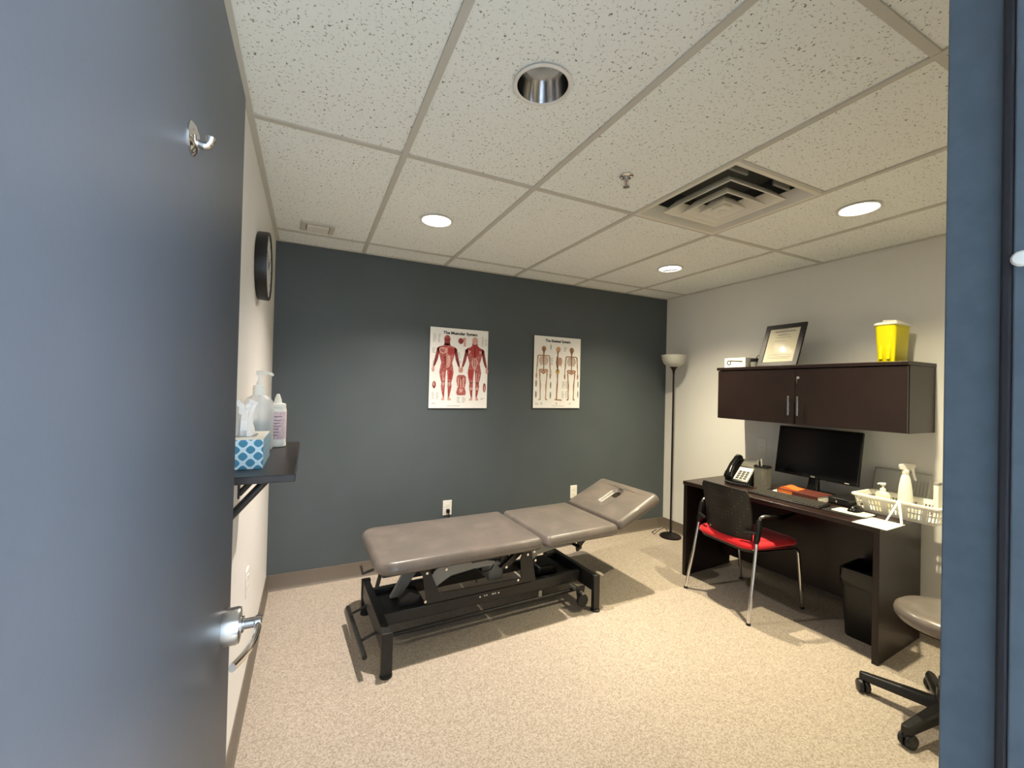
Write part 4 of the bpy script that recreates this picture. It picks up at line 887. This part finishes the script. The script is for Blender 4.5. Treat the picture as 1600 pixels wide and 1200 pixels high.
kb = empty('keyboard', (3.025, 1.680, DZ), R(2.5), 'black computer keyboard along the front edge of the desk', 'keyboard')
MB().prism([(-0.066, 0.0), (0.066, 0.0), (0.066, 0.020), (-0.066, 0.009)], -0.220, 0.220).build('case', 'black_plastic', kb, bevel=0.003)
ks = MB(); mat('key_black', srgb(62, 60, 56), 0.5)
for r in range(6):
    x = -0.052 + 0.0195*r; y = -0.210
    while y < 0.205:
        wd = 0.0165 if not (r == 0 and -0.08 < y < 0.05) else 0.110
        ks.M = Matrix.Translation((x, y+wd/2, 0.011+0.0016*r)); ks.loft([[(-0.008, -wd/2, 0), (0.008, -wd/2, 0), (0.008, wd/2, 0), (-0.008, wd/2, 0)], [(-0.006, -wd/2+0.002, 0.006), (0.006, -wd/2+0.002, 0.006), (0.006, wd/2-0.002, 0.006), (-0.006, wd/2-0.002, 0.006)]]); y += wd + 0.0034
ks.build('keys', 'key_black', kb)

bo = empty('thick_book', (3.183, 1.655, DZ), R(-1), 'thick brown book with an orange band lying in front of the monitor', 'book')
mm = MB(); mm.box(-0.085, 0.075, -0.125, 0.130, 0.0, 0.003); mm.box(-0.085, 0.075, -0.125, 0.130, 0.041, 0.044); mm.box(-0.088, -0.083, -0.125, 0.130, 0.0, 0.044); mm.build('cover', 'book_brown', bo, bevel=0.001)
B(-0.083, 0.072, -0.122, 0.127, 0.003, 0.041).build('pages', 'white_paper', bo)
B(-0.0888, -0.087, 0.030, 0.124, 0.006, 0.039).build('spine_band', 'book_orange', bo)
mm = MB()
for y0, y1, z0, z1 in ((0.104, 0.114, 0.013, 0.022), (0.088, 0.097, 0.011, 0.025), (0.074, 0.083, 0.011, 0.025), (0.060, 0.069, 0.012, 0.024), (0.048, 0.056, 0.012, 0.024), (0.037, 0.044, 0.012, 0.024)): mm.box(-0.0892, -0.0886, y0, y1, z0, z1)
mm.build('spine_print', 'book_cream', bo)
MB().cyl((-0.0885, -0.100, 0.018), (-0.0878, -0.100, 0.018), 0.004, 12).build('spine_dot', 'book_cream', bo)
ob = empty('orange_booklet', (3.186, 1.735, DZ+0.0442), R(6), 'bright orange booklet lying on the thick brown book', 'booklet')
mm = MB(); mm.loft([[(-0.070, y, 0.0), (0.030, y, 0.0), (0.030, y, 0.005+z), (-0.070, y, 0.004+z)] for y, z in ((-0.06, 0.0), (-0.02, 0.004), (0.01, 0.013), (0.03, 0.011), (0.05, 0.002))]); mm.build('cover', 'book_orange', ob, smooth=30)
B(-0.069, 0.029, -0.059, 0.045, 0.0003, 0.003).build('pages', 'white_paper', ob)
pf = empty('folded_pamphlet', (3.205, 1.836, DZ), R(15), 'green and white folded pamphlet beside the thick brown book', 'pamphlet')
B(-0.06, 0.06, -0.032, 0.035, 0.0, 0.003).build('sheet', 'white_paper', pf); B(0.0, 0.06, -0.030, 0.033, 0.003, 0.0036).build('green_panel', 'leaf_green', pf)
mp = empty('flat_black_box', (3.290, 1.464, DZ), R(-3), 'flat black box between the thick book and the white basket', 'box')
B(-0.095, 0.095, -0.058, 0.058, 0.004, 0.042).build('case', 'black_plastic', mp, bevel=0.004)
B(-0.0958, -0.094, -0.050, 0.050, 0.034, 0.037).build('vent_slot', 'black_gloss', mp); B(-0.0962, -0.0945, 0.006, 0.014, 0.014, 0.026).build('port', 'ink_midgrey', mp)
for x, y in ((-0.08, -0.045), (-0.08, 0.045), (0.08, -0.045), (0.08, 0.045)): MB().cyl((x, y, 0), (x, y, 0.005), 0.006, 10).build('foot', 'black_rubber', mp)
mpd = empty('mouse_pad', (3.065, 1.350, DZ), R(2), 'cream mouse pad with a dark edge near the front of the desk', 'mouse pad')
MB().loft([[(x, y, z) for x, y in rrect(0, 0, 0.085, 0.105, 0.015, 4)] for z in (0.0, 0.004)]).build('base', 'black_rubber', mpd)
MB().loft([[(x, y, z) for x, y in rrect(0.018, -0.012, 0.062, 0.088, 0.02, 4)] for z in (0.0038, 0.0046)]).build('surface', 'cream_paper', mpd)
ms = empty('computer_mouse', (3.125, 1.345, DZ+0.0046), R(4), 'black computer mouse resting on the cream mouse pad', 'mouse')
loops = []
for x, w, h in ((-0.052, 0.012, 0.008), (-0.046, 0.024, 0.016), (-0.02, 0.030, 0.028), (0.01, 0.031, 0.034), (0.035, 0.029, 0.030), (0.050, 0.022, 0.018), (0.056, 0.010, 0.008)):
    loops.append([(x, w*math.cos(a), max(0.0, 0.0) + (h*math.sin(a) if math.sin(a) > 0 else 0.0)) for a in [2*math.pi*k/20 for k in range(20)]])
MB().loft(loops).build('body', 'black_gloss', ms, smooth=60)
q = MB(); q.M = Matrix.Translation((-0.030, 0, 0.020)) @ Matrix.Rotation(R(90), 4, 'X'); q.lathe([(0.002, -0.004), (0.009, -0.0035), (0.009, 0.0035), (0.002, 0.004)], 16); q.build('wheel', 'grey_paint', ms)
pp = B(-0.105, 0.105, -0.075, 0.075, 0.0, 0.0015).build('paper_sheet', 'white_paper'); pp.location = (2.980, 1.172, DZ+0.0002); pp.rotation_euler = (0, 0, R(2))
tag(pp, 'white sheets of paper at the near corner of the desk', 'paper')

bs = empty('plastic_basket', (3.295, 1.195, DZ+0.001), R(1), 'white slotted plastic basket overhanging the near end of the desk', 'basket')
def brr(hx, hy, z, r=0.02): return [(x, y, z) for x, y in rrect(0, 0, hx, hy, r, 4)]
MB().loft([brr(0.092, 0.172, 0.0), brr(0.092, 0.172, 0.003)]).build('bottom', 'white_plastic', bs)
MB().loft([brr(0.112, 0.192, 0.090), brr(0.122, 0.202, 0.090), brr(0.122, 0.202, 0.099), brr(0.118, 0.198, 0.102), brr(0.110, 0.190, 0.102), brr(0.108, 0.188, 0.096)], ring=True).build('rim', 'white_plastic', bs, smooth=40)
def band(z0, z1):
    def s(z): return 0.092 + 0.018*z/0.092
    a, b = s(z0), s(z1); mb = MB(); mb.loft([brr(a, a+0.08, z0), brr(b, b+0.08, z1), brr(b-0.003, b+0.077, z1), brr(a-0.003, a+0.077, z0)], ring=True); return mb
band(0.0, 0.018).build('lower_band', 'white_plastic', bs); band(0.043, 0.052).build('middle_band', 'white_plastic', bs); band(0.074, 0.094).build('upper_band', 'white_plastic', bs)
rb = MB()
for sgn in (-1, 1):
    for k in range(25):
        y = -0.165 + 0.33*k/24; x0, x1 = sgn*0.0935, sgn*0.1085
        if k % 6 == 3: wv = 0.010
        else: wv = 0.0028
        rb.loft([[(x0-0.0015, y-wv, 0.010), (x0+0.0015, y-wv, 0.010), (x0+0.0015, y+wv, 0.010), (x0-0.0015, y+wv, 0.010)], [(x1-0.0015, y*1.1-wv, 0.085), (x1+0.0015, y*1.1-wv, 0.085), (x1+0.0015, y*1.1+wv, 0.085), (x1-0.0015, y*1.1+wv, 0.085)]])
    for k in (-1, 1):
        for x in (0.05, 0.068, 0.084):
            y0, y1 = sgn*0.1735, sgn*0.1885; xx = k*x
            rb.loft([[(xx-0.003, y0-0.0015, 0.010), (xx+0.003, y0-0.0015, 0.010), (xx+0.003, y0+0.0015, 0.010), (xx-0.003, y0+0.0015, 0.010)], [(xx*1.15-0.003, y1-0.0015, 0.085), (xx*1.15+0.003, y1-0.0015, 0.085), (xx*1.15+0.003, y1+0.0015, 0.085), (xx*1.15-0.003, y1+0.0015, 0.085)]])
rb.build('ribs', 'white_plastic', bs)['kind'] = 'stuff'
BZ = DZ + 0.004
sb = empty('spray_bottle', (3.300, 1.185, BZ), R(-50), 'tall white trigger spray bottle standing in the white basket', 'spray bottle')
MB().lathe([(0.030, 0.0), (0.034, 0.004), (0.035, 0.02), (0.034, 0.09), (0.029, 0.16), (0.021, 0.215), (0.015, 0.235), (0.0135, 0.245)], 32).build('body', 'white_plastic', sb, smooth=50)
MB().lathe([(0.0165, 0.240), (0.0165, 0.258), (0.012, 0.262)], 20).build('collar', 'vent_white', sb, smooth=40)
MB().prism([(-0.028, 0.262), (0.012, 0.258), (0.030, 0.270), (0.042, 0.280), (0.040, 0.296), (-0.005, 0.300), (-0.030, 0.288)], -0.011, 0.011).build('spray_head', 'vent_white', sb, bevel=0.003)
MB().prism([(0.022, 0.272), (0.036, 0.276), (0.040, 0.240), (0.048, 0.205), (0.040, 0.203), (0.030, 0.235)], -0.006, 0.006).build('trigger', 'white_plastic', sb, bevel=0.002)
sp_ = empty('soap_pump', (3.255, 1.270, BZ), R(150), 'small white hand soap pump bottle in the white basket', 'soap bottle')
MB().loft([[(x, y, z) for x, y in rrect(0, 0, a, b, 0.012, 4)] for a, b, z in ((0.020, 0.032, 0.0), (0.022, 0.034, 0.004), (0.022, 0.034, 0.105), (0.018, 0.026, 0.118), (0.012, 0.012, 0.124))]).build('body', 'cream_paper', sp_, smooth=40)
MB().lathe([(0.014, 0.122), (0.014, 0.138), (0.006, 0.142), (0.005, 0.160)], 20).build('collar', 'white_plastic', sp_, smooth=40)
MB().tube([(-0.014, 0, 0.170), (-0.006, 0, 0.164), (0.004, 0, 0.164), (0.020, 0, 0.168), (0.030, 0, 0.164)], [0.004, 0.009, 0.009, 0.005, 0.004], 10).build('nozzle', 'white_plastic', sp_, smooth=60)
wb = empty('narrow_carton', (3.330, 1.058, BZ), R(3), 'tall narrow white carton with a dark top at the near end of the basket', 'carton')
B(-0.026, 0.026, -0.010, 0.010, 0.0, 0.205).build('carton', 'white_paper', wb, bevel=0.001); B(-0.0265, 0.0265, -0.0105, 0.0105, 0.198, 0.212).build('dark_top', 'ink_midgrey', wb, bevel=0.001)
for i, (x, y) in enumerate(((3.225, 1.215), (3.222, 1.180), (3.226, 1.148), (3.232, 1.118), (3.250, 1.090))):
    vl = empty('small_vial', (x, y, BZ), R(20*i), 'small capped vial in the basket, ' + ('nearest the soap pump', 'second from the soap pump', 'third from the soap pump', 'fourth from the soap pump', 'farthest from the soap pump')[i], 'vial', 'vials in the white basket')
    MB().lathe([(0.011, 0.0), (0.012, 0.002), (0.012, 0.040), (0.008, 0.046)], 16).build('body', 'vial', vl, smooth=40)
    MB().lathe([(0.009, 0.044), (0.009, 0.056), (0.007, 0.058)], 14).build('cap', 'white_plastic', vl, smooth=40)
tk = empty('plastic_strip', (3.075, 1.140, DZ+0.0018), 0, 'folded clear plastic strip propped like an inverted V against the basket', 'strip')
def strip(a, b, w):
    a, b = Vector(a), Vector(b); d = (b-a).normalized(); sd = d.cross(Vector((1, 0, 0.3))).normalized()*w; th = d.cross(sd).normalized()*0.0012
    mb = MB(); mb.loft([[tuple(p+sd+th), tuple(p-sd+th), tuple(p-sd-th), tuple(p+sd-th)] for p in (a, b)]); return mb
strip((-0.012, 0.034, 0.001), (0.094, 0.020, 0.108), 0.004).build('far_leg', 'white_plastic', tk); strip((-0.018, -0.036, 0.001), (0.094, 0.020, 0.108), 0.0065).build('near_leg', 'white_plastic', tk)

# acrylic document holder leaning on the wall behind the basket
hd_ = empty('document_holder', (3.445, 1.285, DZ+0.001), 0, 'clear acrylic document holder with printed sheets, leaning on the wall behind the basket', 'document holder')
def lean2(mb): mb.M = Matrix.Rotation(R(17), 4, 'Y'); return mb
lean2(MB()).box(0.0, 0.003, -0.140, 0.135, 0.0, 0.238).build('acrylic_sheet', 'clear_plastic', hd_)
mat('faded_paper', srgb(226, 226, 218), 0.7)
lean2(MB()).box(0.003, 0.005, -0.132, 0.128, 0.006, 0.226).build('printed_sheet', 'faded_paper', hd_)
q = lean2(MB())
for k in range(9): q.box(-0.0008, -0.0002, -0.128+0.016*k, -0.126+0.016*k, 0.03, 0.19)
q.build('column_lines', 'ink_midgrey', hd_)
q = lean2(MB())
q.box(-0.001, 0.004, -0.140, 0.135, 0.234, 0.238); q.box(-0.001, 0.004, 0.131, 0.135, 0.0, 0.236); q.build('edge', 'ink_midgrey', hd_)

# waste bin under the desk
wbin = empty('waste_bin', (3.190, 1.300, 0), R(4), 'black waste bin with a black bag under the near end of the desk', 'bin')
MB().loft([[(x, y, z) for x, y in rrect(0, 0, a, b, 0.03, 5)] for a, b, z in ((0.105, 0.080, 0.0), (0.108, 0.083, 0.004), (0.130, 0.098, 0.390), (0.126, 0.094, 0.390), (0.104, 0.079, 0.01))]).build('tub', 'black_plastic', wbin, smooth=40)
random.seed(9); loops = []
for z, o_ in ((0.300, 0.003), (0.312, 0.006), (0.355, 0.006), (0.393, 0.004), (0.400, -0.004), (0.392, -0.012), (0.330, -0.020)):
    loops.append([(x*(1+random.uniform(-.012, .012)), y*(1+random.uniform(-.012, .012)), z+random.uniform(-.004, .004)*(z < .33)) for x, y in rrect(0, 0, 0.128+o_-0.00005*(0.39-z)*0, 0.096+o_, 0.03, 8)])
MB().loft(loops, False, True).build('bag', 'black_gloss', wbin, smooth=30)
